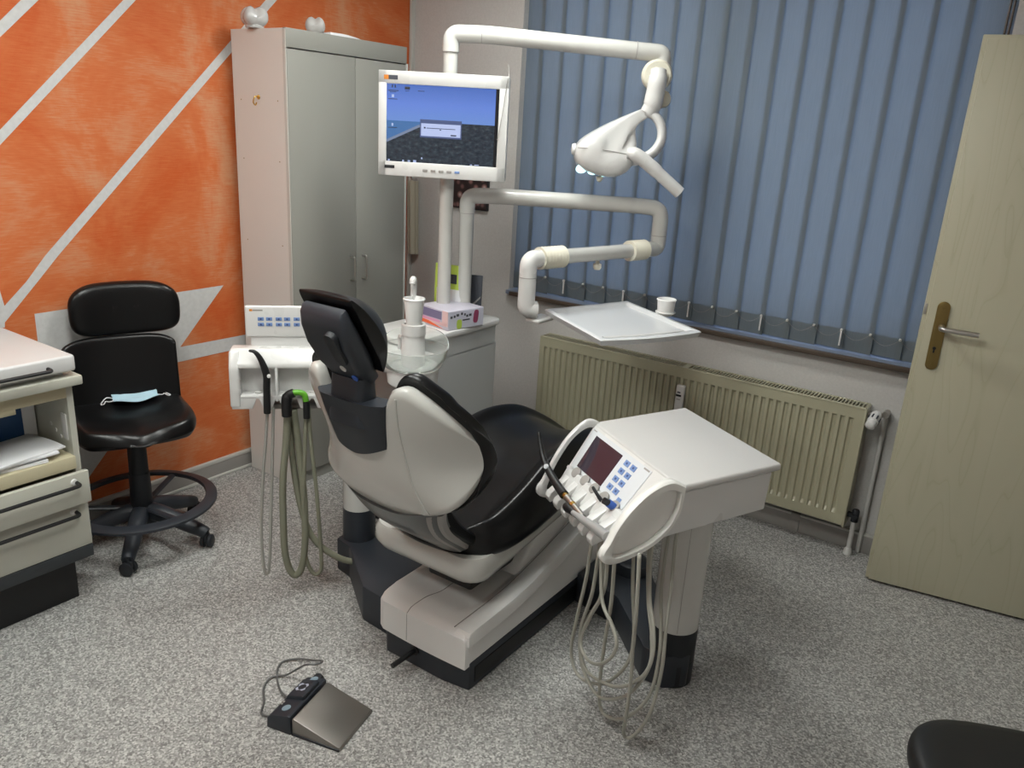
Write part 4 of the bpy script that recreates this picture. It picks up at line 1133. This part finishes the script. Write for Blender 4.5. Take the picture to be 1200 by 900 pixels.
# grey collar that carries the headrest
b = B()
def colf(off, g=1.0):
    def f_(u, v):
        e = 2*u-1; zb_ = .832+.030*abs(e)**1.5; z_ = zb_+(.992-zb_)*v
        hw = .094+.022*v; x = hw*e*g
        return (XC+x, ys(z_)-.020+.030*abs(e)**4+off-.010*v, z_)
    return f_
sheet(b, 24, 14, colf(0), colf(.075)); obj('headrest_collar', b, DARK, t, ang=50)
# headrest: neck and plate tilt back over the collar
HB = Matrix.Translation((XC, 1.362, 1.068)) @ RX(math.radians(31))
b = B()
def neck_ring(w_, d0, d1, z):
    P = rounded_plan(-w_, w_, d0, d1, min(.018, (d1-d0)*.4), 4); return [(x, y, z) for x, y in P]
loft(b, [neck_ring(.064, -.045, .030, -.145), neck_ring(.058, -.046, .026, -.10), neck_ring(.055, -.044, .022, -.05), neck_ring(.056, -.040, .018, -.02)], M=Matrix.Translation((XC, 1.362, 1.068)))
loft(b, [neck_ring(.056, -.034, .018, -.03), neck_ring(.060, -.040, .016, .0), neck_ring(.074, -.048, .012, .045), neck_ring(.077, -.050, .010, .11), neck_ring(.077, -.042, .008, .155), neck_ring(.075, -.026, .006, .185), neck_ring(.070, -.014, .004, .196)], M=HB)
hr = obj('headrest_bracket', b, DARK, t, ang=45)
b = B()
prism(b, rounded_plan(-.018, .018, -.050, .050, .017, 6), -.004, .012, lambda u, v, w_: (u+.038, -.046-w_, v+.112), .004, M=HB)
obj('release_paddle', b, DARKM, hr)
for x, z in ((.018, .040), (.040, .010)):
    b = B(); lathe(b, [(0, 0), (.0085, 0), (.010, .003), (0, .004)], M=HB @ T(x, -.046+(.003 if z < .02 else 0), z) @ RX(math.pi/2), seg=18); obj('bracket_button', b, BLUE if z < .02 else PIPE, hr)
b = B()
def hc(back):
    def f_(u, v):
        e = uspan(u); zz = -.012+.232*v
        th = sinterp([(0, .016), (.10, .052), (.28, .088), (.5, .092), (.75, .066), (.92, .034), (1, .016)], v)
        w_ = .092*(1-.16*max(0, (.25-v)/.25)**1.5)*(1-.06*max(0, (v-.85)/.15)**2)
        y = .010+(0 if back else th*(1-.60*abs(e)**3))
        return (e*w_, y, zz)
    return f_
sheet(b, 28, 26, hc(True), hc(False), M=HB); obj('headrest_cushion', b, VINYL, t, sub=1, ang=180)

# supports of side elements: low arms and columns ----------------------
b = B()
prism(b, [(-2.045, 1.955), (-2.035, 1.875), (-1.95, 1.86), (-1.72, 1.70), (-1.585, 1.69), (-1.585, 2.05), (-1.66, 2.05), (-1.90, 2.0)], .0, .135, idm, .008)
obj('left_carrier_arm', b, DARK, t)
b = B(); lathe(b, [(0, 0), (.03, 0), (.035, .02), (.03, .055), (0, .055)], M=T(-1.75, 2.02, .13), seg=24); obj('carrier_cap', b, BELLOWS, t)
b = B()
prism(b, [(-1.207, 2.28), (-1.207, 2.62), (-1.06, 2.56), (-.96, 2.42), (-.70, 2.18), (-.685, 2.09), (-.74, 2.035), (-.82, 2.04), (-1.02, 2.24)], .0, .12, idm, .008)
lathe(b, [(0, 0), (.06, 0), (.065, .04), (.06, .16), (.045, .17), (0, .17)], M=T(-1.06, 2.43, 0), seg=30)
obj('right_carrier_arm', b, DARK, t)

# ================================================================== ASSISTANT ELEMENT (left)
CLX, CLY = -1.985, 1.945
t = thing('assistant_element', 'white assistant element with suction hoses left of the chair', 'assistant element', (CLX, CLY, 0)); AE = t
b = B(); tube(b, [(CLX, CLY, .128), (CLX, CLY, .262)], .061, 32); obj('column_collar', b, DARK, t)
b = B(); tube(b, [(CLX, CLY, .262), (CLX, CLY, .80)], .060, 32); obj('column', b, TUBE, t)
W_ = Vector((.69, .724, 0)).normalized(); N_ = Vector((-W_.y, W_.x, 0))  # N_ points away from the viewer
MA = Matrix(((W_.x, N_.x, 0, -2.167), (W_.y, N_.y, 0, 1.539), (0, 0, 1, .716), (0, 0, 0, 1)))  # x along face 0..0.31, y back, z 0..0.196
b = B(); tube(b, fillet([(CLX, CLY, .78), (CLX, CLY, .83), MA @ Vector((.18, .12, .11)), MA @ Vector((.18, .06, .11))], .03), .028, 16); obj('support_arm', b, WHITE, t)
AW = .315
b = B()
box(b, .002, AW-.002, .052, .083, .035, .185, .004, M=MA)              # back wall
prism(b, [(0, .150), (.03, .196), (.085, .196), (.085, .135), (0, .135)], 0, AW, lambda u, v, w_: (w_, u, v), .006, 3, M=MA)  # top slab
prism(b, [(-.004, .0), (-.004, .140), (.02, .192), (.085, .192), (.085, .0)], -.004, .030, lambda u, v, w_: (w_, u, v), .008, 3, M=MA)
prism(b, [(0, .02), (0, .15), (.085, .15), (.085, .02)], .142, .152, lambda u, v, w_: (w_, u, v), .003, M=MA)
prism(b, [(0, .02), (0, .15), (.085, .15), (.085, .02)], AW-.012, AW, lambda u, v, w_: (w_, u, v), .003, M=MA)
# toothed lower lip with hose notches
notch = [.084, .147, .205, .262]
edges = [.0]+notch+[AW]
for i in range(5):
    x0 = edges[i]+(0 if i == 0 else .004); x1 = edges[i+1]-(0 if i == 4 else .004)
    i0 = 0 if i == 0 else .014; i1 = 0 if i == 4 else .014
    prism(b, [(x0, .040), (x1, .040), (x1, .030), (x1-i1, -.006), (x0+i0, -.006), (x0, .030)], 0, .085, lambda u, v, w_: (u, w_, v), .003, M=MA)
box(b, 0, AW, .0, .060, .030, .042, .003, M=MA)
obj('holder_body', b, WHITE, t)
for x in (.084, .262):
    b = B(); lathe(b, [(0, 0), (.010, 0), (.012, .006), (0, .010)], M=MA @ T(x, .03, .040), seg=18); obj('holder_button', b, PIPE, t)
b = B(); box(b, .11, .29, .03, .09, -.020, .0, .008, 3, M=MA); obj('hose_guide', b, BASEB, t)
b = B(); box(b, .062, .272, .075, .10, .19, .232, .004, M=MA); obj('panel_neck', b, WHITE, t)
b = B(); box(b, .048, .288, .068, .088, .228, .333, .005, 3, M=MA); pa = obj('keypad_panel', b, WHITE, t)
for r_ in range(2):
    for g_ in range(3):
        for k in range(2):
            x = .088+g_*.058+k*.027; z = .296-r_*.019
            b = B(); box(b, x, x+.020, .0665, .0685, z-.012, z, .0008, M=MA); kb = obj('key', b, BUTTON, pa)
b = B()
for r_ in range(2):
    for g_ in range(3):
        for k in range(2):
            x = .088+g_*.058+k*.027; z = .296-r_*.019; box(b, x+.007, x+.013, .066, .0668, z-.009, z-.003, M=MA)
obj('key_symbols', b, BTNDARK, pa, smooth=False)
b = B(); box(b, .062, .072, .0672, .0684, .316, .323, M=MA); obj('brand_mark', b, ORANGEL, pa, smooth=False)
b = B(); box(b, .073, .105, .0672, .0684, .317, .322, M=MA); obj('brand_text', b, BASEB, pa, smooth=False)
b = B(); box(b, .255, .275, .0672, .0684, .318, .321, M=MA); obj('model_text', b, BASEB, pa, smooth=False)

def hose(pts, r, m_, name, label, group, n=8, zmin=True):
    b = B(); P = catmull(pts, n)
    for p in P: p.z = max(p.z, r+.001)
    tube(b, P, r, 12); return obj(name, b, m_, group, ang=180)
thin = [(-2.089, 1.623, .714), (-2.096, 1.614, .584), (-2.105, 1.604, .456), (-2.113, 1.594, .258), (-2.111, 1.596, .1), (-2.105, 1.606, .078), (-2.098, 1.611, .12), (-2.091, 1.621, .324), (-2.084, 1.630, .52), (-2.080, 1.635, .646), (-2.077, 1.638, .714)]
hose(thin, .0055, HOSETH, 'air_hose', 'thin pale grey hose loop under the black syringe', AE)
thick = [(-2.041, 1.669, .730), (-2.047, 1.663, .60), (-2.057, 1.651, .45), (-2.061, 1.649, .30), (-2.059, 1.651, .151), (-2.044, 1.668, .071), (-2.023, 1.688, .085), (-2.013, 1.702, .182), (-2.016, 1.708, .352), (-2.030, 1.703, .551), (-2.045, 1.697, .70)]
hose(thick, .0125, HOSEOL, 'suction_hose', 'thick olive suction hose hanging in a long loop', AE)
right = [(-1.999, 1.714, .735), (-2.006, 1.705, .516), (-2.013, 1.700, .319), (-2.012, 1.703, .147), (-1.994, 1.720, .071), (-1.977, 1.737, .073), (-1.972, 1.742, .126), (-1.981, 1.735, .384), (-1.993, 1.725, .58), (-1.999, 1.722, .712)]
hose(right, .0072, HOSEOL, 'saliva_hose', 'slimmer olive hose loop nearest the chair back', AE)
back = [(-2.075, 1.70, .707), (-2.066, 1.70, .551), (-2.048, 1.705, .388), (-2.020, 1.72, .252), (-1.988, 1.745, .18), (-1.94, 1.79, .125), (-1.90, 1.84, .10), (-1.87, 1.88, .12)]
hose(back, .0115, HOSEOL, 'drain_hose', 'thick olive hose curving down to the dark carrier arm', AE)
# instruments in the assistant element
NV = -N_
def fwd(p, d): return Vector(p)+NV*d
t = thing('air_water_syringe', 'black curved syringe standing in the left element holder', 'syringe', (-2.088, 1.622, .73))
P = [(-2.123, 1.586, .918), (-2.110, 1.599, .914), (-2.099, 1.610, .893), (-2.091, 1.619, .862), (-2.086, 1.624, .829), (-2.087, 1.623, .784), (-2.088, 1.622, .70)]
Pc = catmull([fwd(p, .012) for p in P], 5); n_ = len(Pc)
b = B(); tube(b, Pc, [.0035+.0085*min(1, (i/n_)*1.9)**.8 for i in range(n_)], 12); obj('handle', b, BLACK, t)
b = B(); lathe(b, [(0, 0), (.007, 0), (.006, .006), (0, .007)], M=Matrix.Translation(fwd((-2.081, 1.629, .832), .018)) @ RZ(math.radians(-30)) @ RY(math.radians(60)), seg=14); obj('button', b, PIPE, t)
t = thing('suction_handpiece', 'black suction handpiece with green connector in the holder', 'handpiece', (-2.045, 1.668, .72))
b = B(); tube(b, catmull([fwd(p, .014) for p in ((-2.043, 1.667, .69), (-2.043, 1.667, .735), (-2.040, 1.672, .762), (-2.026, 1.686, .772))], 5), [.017]*4+[.018]*6+[.015]*6, 14); obj('grip', b, BLACK, t)
b = B(); tube(b, catmull([fwd(p, .014) for p in ((-2.028, 1.684, .772), (-2.014, 1.700, .772), (-2.004, 1.711, .764), (-2.000, 1.714, .742))], 5), .0105, 12); obj('green_connector', b, GREEN, t)
t = thing('saliva_ejector', 'black tube end at the right end of the left element', 'handpiece', (-1.998, 1.716, .72))
b = B(); tube(b, [fwd((-1.999, 1.715, .68), .012), fwd((-1.999, 1.715, .74), .012)], .012, 12); obj('sleeve', b, BLACK, t)

# ================================================================== DOCTOR'S ELEMENT (right)
TN = Vector((-.68, 1.805, 0)); Ud = Vector((.418, .908, 0)); Vd = Vector((-.84, .543, 0))
def F(a, bb_, z):
    k = max(0, min(1, -a/.2))*(bb_/.473)
    a2 = a+.04*k; z2 = z-.045*k
    p = TN+Ud*a2+Vd*bb_; return (p.x, p.y, z2)
BW = .473
t = thing('doctor_element', 'white dentist instrument element with display and handpiece holders', 'instrument element', (-.755, 2.125, 0)); DE = t
KX2, KY2 = -.757, 2.122
b = B(); tube(b, [(KX2, KY2, .0), (KX2, KY2, .078)], .074, 36); tube(b, [(KX2, KY2, .080), (KX2, KY2, .195)], .0735, 36); obj('column_collar', b, DARKM, t)
b = B(); prism(b, [(KX2+.073*math.cos(k*math.pi/20)*1.0, KY2+.073*math.sin(k*math.pi/20)) for k in range(40)], .195, .66, idm); obj('column', b, TUBE, t, ang=30)
b = B()
for da in (.0,):
    a = math.radians(-62); tube(b, [(KX2+.0735*math.cos(a), KY2+.0735*math.sin(a), z) for z in (.2, .64)], .0008, 5)
obj('column_seam', b, BASEB, t)
def E_(u, v, w_): return F(u, w_, v)
b = B()
prism(b, [(.358, .776), (.0, .778), (-.112, .698), (-.135, .665), (-.10, .650), (.0, .655), (.350, .660)], .012, BW-.012, lambda u, v, w_: (u, v, w_), .006, 3)
bmesh.ops.subdivide_edges(b, edges=[e for e in b.edges if abs(e.verts[0].co.z-e.verts[1].co.z) > .3], cuts=14, use_grid_fill=True)
for v in b.verts: v.co = Vector(F(v.co.x, v.co.z, v.co.y))
obj('housing', b, WHITE, t, ang=30)
b = B()
box(b, -.004, .375, -.004, BW+.004, .784, .806, .008, 3, fn=lambda x, y, z: F(x, y, z)); obj('top_cover', b, mat('top_cover_white', (.56, .55, .54), .35), t, label='flat glossy white top cover', ang=40)
# console face (slope from (0,.80) to (-.11,.70))
def FC(beta, s, h=0):
    """beta along the width (0 = left end), s down the slope, h above the face"""
    a = -.004-.106*s; z = .800-.098*s
    nx, nz = -.68, .73
    return F(a+nx*h, BW*(1-beta), z+nz*h)
def facebox(bm, b0, b1, s0, s1, h0, h1, bev=0): box(bm, b0, b1, s0, s1, h0, h1, 0, fn=lambda x, y, z: FC(x, y, z), sub=(9 if b1-b0 > .2 else 1))
b = B(); facebox(b, .02, .98, .0, 1.02, -.012, .003); cp = obj('console_face', b, WHITE, t, smooth=False)
b = B(); facebox(b, .04, .755, .06, .97, .002, .0055); obj('keypad_foil', b, PANEL, cp, smooth=False)
b = B(); facebox(b, .11, .452, .155, .90, .0045, .0072); obj('display', b, LCD, cp, label='dark purple-brown display', smooth=False)
for r_ in range(4):
    for k in range(2):
        b0 = .505+.025*0+k*.075; s0 = .17+r_*.185
        b = B(); facebox(b, b0, b0+.052, s0, s0+.115, .0045, .0075); obj('key', b, BUTTON, cp, smooth=False)
b = B(); facebox(b, .66, .70, .83, .93, .0045, .0075); obj('key', b, BUTTON, cp, smooth=False)
b = B()
for r_ in range(4):
    for k in range(2):
        b0 = .505+k*.075; s0 = .17+r_*.185; facebox(b, b0+.018, b0+.034, s0+.035, s0+.08, .0074, .0080)
obj('key_symbols', b, BTNDARK, cp, smooth=False)
b = B(); facebox(b, .05, .09, .075, .10, .0045, .0062); obj('brand_text', b, BASEB, cp, smooth=False)
b = B(); facebox(b, .68, .74, .075, .11, .0045, .0062); obj('model_text', b, BASEB, cp, smooth=False)
b = B(); facebox(b, .02, .86, 1.0, 1.06, -.01, .010); obj('console_ledge', b, WHITE, t, smooth=False)
# holder shelf with forks
b = B()
prism(b, [(-.105, .705), (-.125, .712), (-.165, .672), (-.165, .655), (-.12, .650), (-.10, .67)], .02, BW-.02, E_, .004, 2)
nf = 6; fb = [.425, .362, .299, .236, .173, .110]
for q in fb:
    def EF(u, v, w_, q=q): return F(u, q+w_*1.0, v)
    prism(b, [(-.13, .700), (-.215, .668), (-.222, .655), (-.215, .636), (-.150, .648), (-.13, .655)], -.0165, .0165, EF, .004, 2)
obj('holder_shelf', b, WHITE, t, ang=25)
b = B()
for q in (.3935, .3305, .2675, .2045, .1415):
    p0 = Vector(F(-.128, q, .712)); dirv = Vector(F(-.20, q, .66))-p0
    lathe(b, [(0, -.004), (.0165, -.004), (.0165, .0015), (.013, .003), (0, .001)], M=Matrix.Translation(p0) @ dirv.to_track_quat('-X', 'Z').to_matrix().to_4x4() @ T(.004, 0, -.002), seg=22)
obj('holder_cup', b, BASEB, t)  # shallow discs coloured grey to stand in for shade inside the cup recesses
# side handles: crescent loops
outer = [(.015, .806), (-.03, .828), (-.07, .826), (-.12, .806), (-.165, .772), (-.200, .732), (-.222, .692), (-.238, .672), (-.240, .652), (-.222, .636), (-.19, .628), (-.13, .636), (-.08, .650), (-.03, .680), (.003, .725), (.012, .77)]
inner = [(-.004, .79), (-.03, .802), (-.065, .802), (-.11, .785), (-.150, .752), (-.182, .715), (-.200, .680), (-.203, .655), (-.17, .648), (-.12, .656), (-.075, .670), (-.03, .700), (-.008, .738), (-.003, .765)]
def handle(b0, b1, filled):
    bm = B(); Pc = catmull([(u, v, 0) for u, v in outer+[outer[0]]], 4)[:-1]; n = 56
    Po = [Pc[int(i*len(Pc)/n)] for i in range(n)]
    Ic = catmull([(u, v, 0) for u, v in inner+[inner[0]]], 4)[:-1]; Pi = [Ic[int(i*len(Ic)/n)] for i in range(n)]
    sg = 1 if b1 > b0 else -1
    rings = []
    for w_, oo, q in ((b0, 1, 0), (b0+sg*.004, 0, 0), (b1-sg*.006, 0, 0), (b1, 1, 0), (b1, 0, 1), (b1-sg*.006, 1, 1), (b0+sg*.004, 1, 1), (b0, 0, 1)):
        R_ = []
        for i in range(n):
            o = Po[i]; c = Pi[i]
            if q == 0: p = o.lerp(c, .18 if oo else 0)
            else: p = c.lerp(o, .15 if not oo else 0)
            R_.append(F(p.x, w_, p.y))
        rings.append(R_)
    rings.append(rings[0])
    loft(bm, rings, cap=False)
    if filled:
        prism(bm, [(p.x, p.y) for p in Pi[::2]], b0+sg*(-.002), b0+sg*.010, lambda u, v, w_: F(u, w_, v))
    return bm
obj('right_handle', handle(.016, -.012, True), mat('handle_white', (.76, .75, .72), .3, coat=.3), t, ang=50)
obj('left_handle', handle(BW-.012, BW+.008, False), WHITE, t, ang=50)

DH = {
'A' : [(-0.882, 1.735, 0.63), (-0.901, 1.761, 0.472), (-0.939, 1.8, 0.303), (-0.965, 1.831, 0.166), (-0.948, 1.833, 0.096), (-0.899, 1.816, 0.088), (-0.819, 1.778, 0.143), (-0.753, 1.749, 0.242), (-0.733, 1.75, 0.321), (-0.748, 1.774, 0.378), (-0.778, 1.807, 0.462), (-0.799, 1.835, 0.57), (-0.799, 1.87, 0.65)] ,
'B' : [(-0.845, 1.712, 0.64), (-0.867, 1.74, 0.45), (-0.912, 1.783, 0.3), (-0.923, 1.804, 0.201), (-0.906, 1.807, 0.132), (-0.848, 1.783, 0.092), (-0.79, 1.759, 0.114), (-0.713, 1.723, 0.199), (-0.661, 1.703, 0.322), (-0.674, 1.726, 0.4), (-0.711, 1.764, 0.473), (-0.739, 1.796, 0.607), (-0.739, 1.84, 0.66)] ,
'C' : [(-0.814, 1.691, 0.64), (-0.816, 1.707, 0.495), (-0.876, 1.759, 0.352), (-0.921, 1.802, 0.228), (-0.894, 1.799, 0.143), (-0.799, 1.751, 0.166), (-0.727, 1.719, 0.218), (-0.667, 1.694, 0.302), (-0.654, 1.699, 0.372), (-0.675, 1.727, 0.435), (-0.709, 1.763, 0.49), (-0.73, 1.79, 0.613), (-0.73, 1.83, 0.66)] ,
'D' : [(-0.84, 1.708, 0.64), (-0.816, 1.697, 0.47), (-0.768, 1.671, 0.424), (-0.741, 1.658, 0.384), (-0.759, 1.674, 0.322), (-0.809, 1.711, 0.253), (-0.868, 1.754, 0.215), (-0.913, 1.788, 0.231), (-0.894, 1.781, 0.325), (-0.848, 1.756, 0.435), (-0.858, 1.767, 0.546), (-0.858, 1.78, 0.64)] ,
'E' : [(-0.78, 1.669, 0.65), (-0.787, 1.696, 0.476), (-0.812, 1.735, 0.308), (-0.829, 1.769, 0.144), (-0.826, 1.789, 0.04), (-0.778, 1.78, 0.038), (-0.723, 1.767, 0.089), (-0.67, 1.756, 0.193), (-0.664, 1.774, 0.302), (-0.684, 1.809, 0.387), (-0.713, 1.851, 0.467), (-0.724, 1.881, 0.591), (-0.724, 1.9, 0.66)] ,
'F' : [(-0.695, 1.63, 0.68), (-0.685, 1.63, 0.517), (-0.695, 1.659, 0.39), (-0.7, 1.685, 0.26), (-0.715, 1.717, 0.115), (-0.728, 1.748, 0.033), (-0.703, 1.754, 0.035), (-0.661, 1.75, 0.138), (-0.649, 1.765, 0.276), (-0.664, 1.796, 0.388), (-0.677, 1.828, 0.493), (-0.694, 1.861, 0.618), (-0.694, 1.88, 0.66)] ,
}
HL = {'A': 'widest grey hose loop hanging furthest left under the dentist element', 'B': 'grey hose looping from the forks to the front of the column', 'C': 'grey hose crossing low between the forks and the column', 'D': 'short grey hose twisting in a small inner loop', 'E': 'grey hose hanging in a deep narrow loop just above the floor', 'F': 'grey hose reaching the floor furthest to the right'}
for k in 'ABCDEF': hose(DH[k], .0052, HOSE, 'handpiece_hose', HL[k], DE)

# instruments on the doctor's element
def toward(p, q, t_): return tuple(Vector(p).lerp(Vector(q), t_))
t = thing('multifunction_syringe', 'black curved syringe with gold rings lying across the forks', 'syringe', (-1.0, 1.78, .70))
sy = [(-1.218, 1.917, .775), (-1.180, 1.893, .742), (-1.133, 1.863, .722), (-1.072, 1.823, .707), (-1.013, 1.785, .690)]
Pc = catmull([(-1.150, 1.84, .822), (-1.133, 1.832, .790), (-1.108, 1.82, .750), (-1.075, 1.80, .722), (-1.030, 1.775, .700), (-1.00, 1.757, .690)], 5)
Pc = catmull([(-1.170, 1.886, .800), (-1.155, 1.876, .768), (-1.130, 1.860, .732), (-1.095, 1.838, .710), (-1.045, 1.806, .692), (-1.005, 1.780, .684)], 5); n_ = len(Pc)
b = B(); tube(b, Pc, [.0035+.0105*(i/n_)**.6 for i in range(n_)], 12); obj('nozzle_grip', b, BLACK, t)
b = B(); tube(b, [(-1.012, 1.785, .685), (-.905, 1.716, .673)], .0095, 14); obj('steel_sleeve', b, STEEL, t)
b = B()
for q in (.08, .46): 
    p0 = Vector((-1.012, 1.785, .685)).lerp(Vector((-.905, 1.716, .673)), q); p1 = Vector((-1.012, 1.785, .685)).lerp(Vector((-.905, 1.716, .673)), q+.09); tube(b, [p0, p1], .0102, 14)
obj('gold_ring', b, GOLD, t)
b = B(); lathe(b, [(0, 0), (.008, 0), (.007, .006), (0, .007)], M=T(-1.105, 1.838, .722) @ RX(math.radians(70)), seg=14); obj('blue_button', b, PANEL, t)
t = thing('grey_handpiece', 'light grey handpiece with black tip lying in the nearer fork', 'handpiece', (-.87, 1.70, .68))
Pc = [(-.985, 1.757, .668), (-.965, 1.744, .668), (-.95, 1.734, .668), (-.90, 1.702, .675), (-.83, 1.657, .688), (-.785, 1.628, .694)]
b = B(); tube(b, Pc[2:], [.0075, .0105, .0135, .0140], 16); obj('body', b, mat('silver_grey', (.45, .45, .45), .3, metal=.4), t)
b = B(); tube(b, [(-.980, 1.753, .668), (-.968, 1.745, .668), (-.945, 1.731, .668)], [.0125, .0135, .009], 14); obj('black_tip', b, BLACK, t)
t = thing('steel_scaler', 'small dark steel tip standing in the fourth holder cup', 'handpiece', (-.91, 1.79, .68))
b = B(); q0 = Vector(F(-.128, .2045, .715)); tube(b, catmull([q0+Vector((.0, 0, -.015)), q0+Vector((-.008, -.012, .004)), q0+Vector((-.03, -.006, .022))], 4), [.006]*4+[.005]*4+[.0035], 10); obj('tip', b, DARKM, t)
t = thing('blue_handpiece', 'blue and black handpiece end in the rightmost holder cup', 'handpiece', (-.85, 1.76, .68))
q0 = Vector(F(-.128, .1415, .715)); q1 = q0+Vector((-.018, -.020, .016))
b = B(); tube(b, [q0-Vector((-.01, -.01, .012)), q0.lerp(q1, .5)], .0115, 14); obj('blue_sleeve', b, BLUE, t)
b = B(); tube(b, [q0.lerp(q1, .5), q1], .0095, 14); obj('black_head', b, BLACK, t)

# ================================================================== FOOT PEDAL
t = thing('foot_pedal', 'foot control with steel pedal plate on the floor', 'foot pedal', (-1.45, 1.25, 0), 0)
u_ = Vector((.97, .243, 0)).normalized(); v_ = Vector((-u_.y, u_.x, 0))
MP = Matrix(((u_.x, v_.x, 0, -1.562), (u_.y, v_.y, 0, 1.168), (0, 0, 1, 0), (0, 0, 0, 1)))
def ez(u, v, w_): return (u, w_, v)
b = B(); prism(b, [(0, 0), (.002, .035), (.015, .047), (.072, .062), (.080, .060), (.082, 0)], -.004, .178, ez, .004, 2, M=MP)
prism(b, [(.008, .04), (.018, .060), (.066, .074), (.074, .072), (.074, .04)], .070, .150, ez, .004, 2, M=MP)
obj('control_block', b, DARK, t, ang=30)
b = B()
for vv_, zz in ((.030, .0555), (.165, .0555)): lathe(b, [(0, 0), (.0125, 0), (.013, .003), (0, .005)], M=MP @ T(.045, vv_, zz-.0015) @ RY(math.radians(-14)), seg=20)
obj('round_button', b, mat('grey_blue_button', (.22, .30, .36), .35), t)
b = B()
for k in range(4):
    a = k*math.pi/2+math.pi/4; Mr = MP @ T(.042, .110, .0675) @ RY(math.radians(-14)) @ RZ(a)
    prism(b, [(.010, -.009), (.019, -.005), (.019, .005), (.010, .009), (.013, 0)], 0, .0012, idm, M=Mr)
obj('cross_pad_mark', b, mat('pale_mark', (.40, .42, .52), .5), t, smooth=False)
b = B()
for k in range(2): box(b, .012+.0*k, .020, .042+k*.010, .048+k*.010, .0480, .0505, M=MP @ T(0, 0, .0))
obj('pilot_mark', b, BASEB, t, smooth=False)
b = B(); prism(b, [(.084, 0), (.084, .053), (.088, .056), (.238, .012), (.240, 0)], 0.0, .172, ez, .002, 2, M=MP); obj('pedal_plate', b, mat('worn_steel_plate', (.30, .28, .26), .42, metal=.9, bump=(14, .12, .004)), t, label='worn brushed steel pedal plate')
b = B(); box(b, .082, .238, -.003, .176, .0, .007, .002, M=MP); obj('pedal_base', b, DARKM, t)
b = B()
P = [(-1.55, 1.18, .012), (-1.61, 1.185, .006), (-1.645, 1.222, .006), (-1.695, 1.26, .006), (-1.715, 1.305, .006), (-1.685, 1.338, .010), (-1.64, 1.348, .05), (-1.60, 1.345, .085), (-1.575, 1.37, .085), (-1.60, 1.41, .06), (-1.66, 1.432, .02), (-1.72, 1.414, .008), (-1.748, 1.374, .006), (-1.72, 1.33, .006), (-1.65, 1.285, .006), (-1.60, 1.262, .02)]
tube(b, catmull([MP @ Vector((-.0, .03, .01))]+P[1:-1]+[MP @ Vector((.0, .10, .02))], 7), .0033, 8); obj('carry_wire', b, mat('grey_wire', (.16, .16, .16), .4, metal=.5), t)
b = B(); lathe(b, [(0, 0), (.018, 0), (.018, .045), (.012, .055), (0, .058)], M=MP @ T(.045, .185, 0), seg=20); obj('rear_knob', b, DARKM, t)
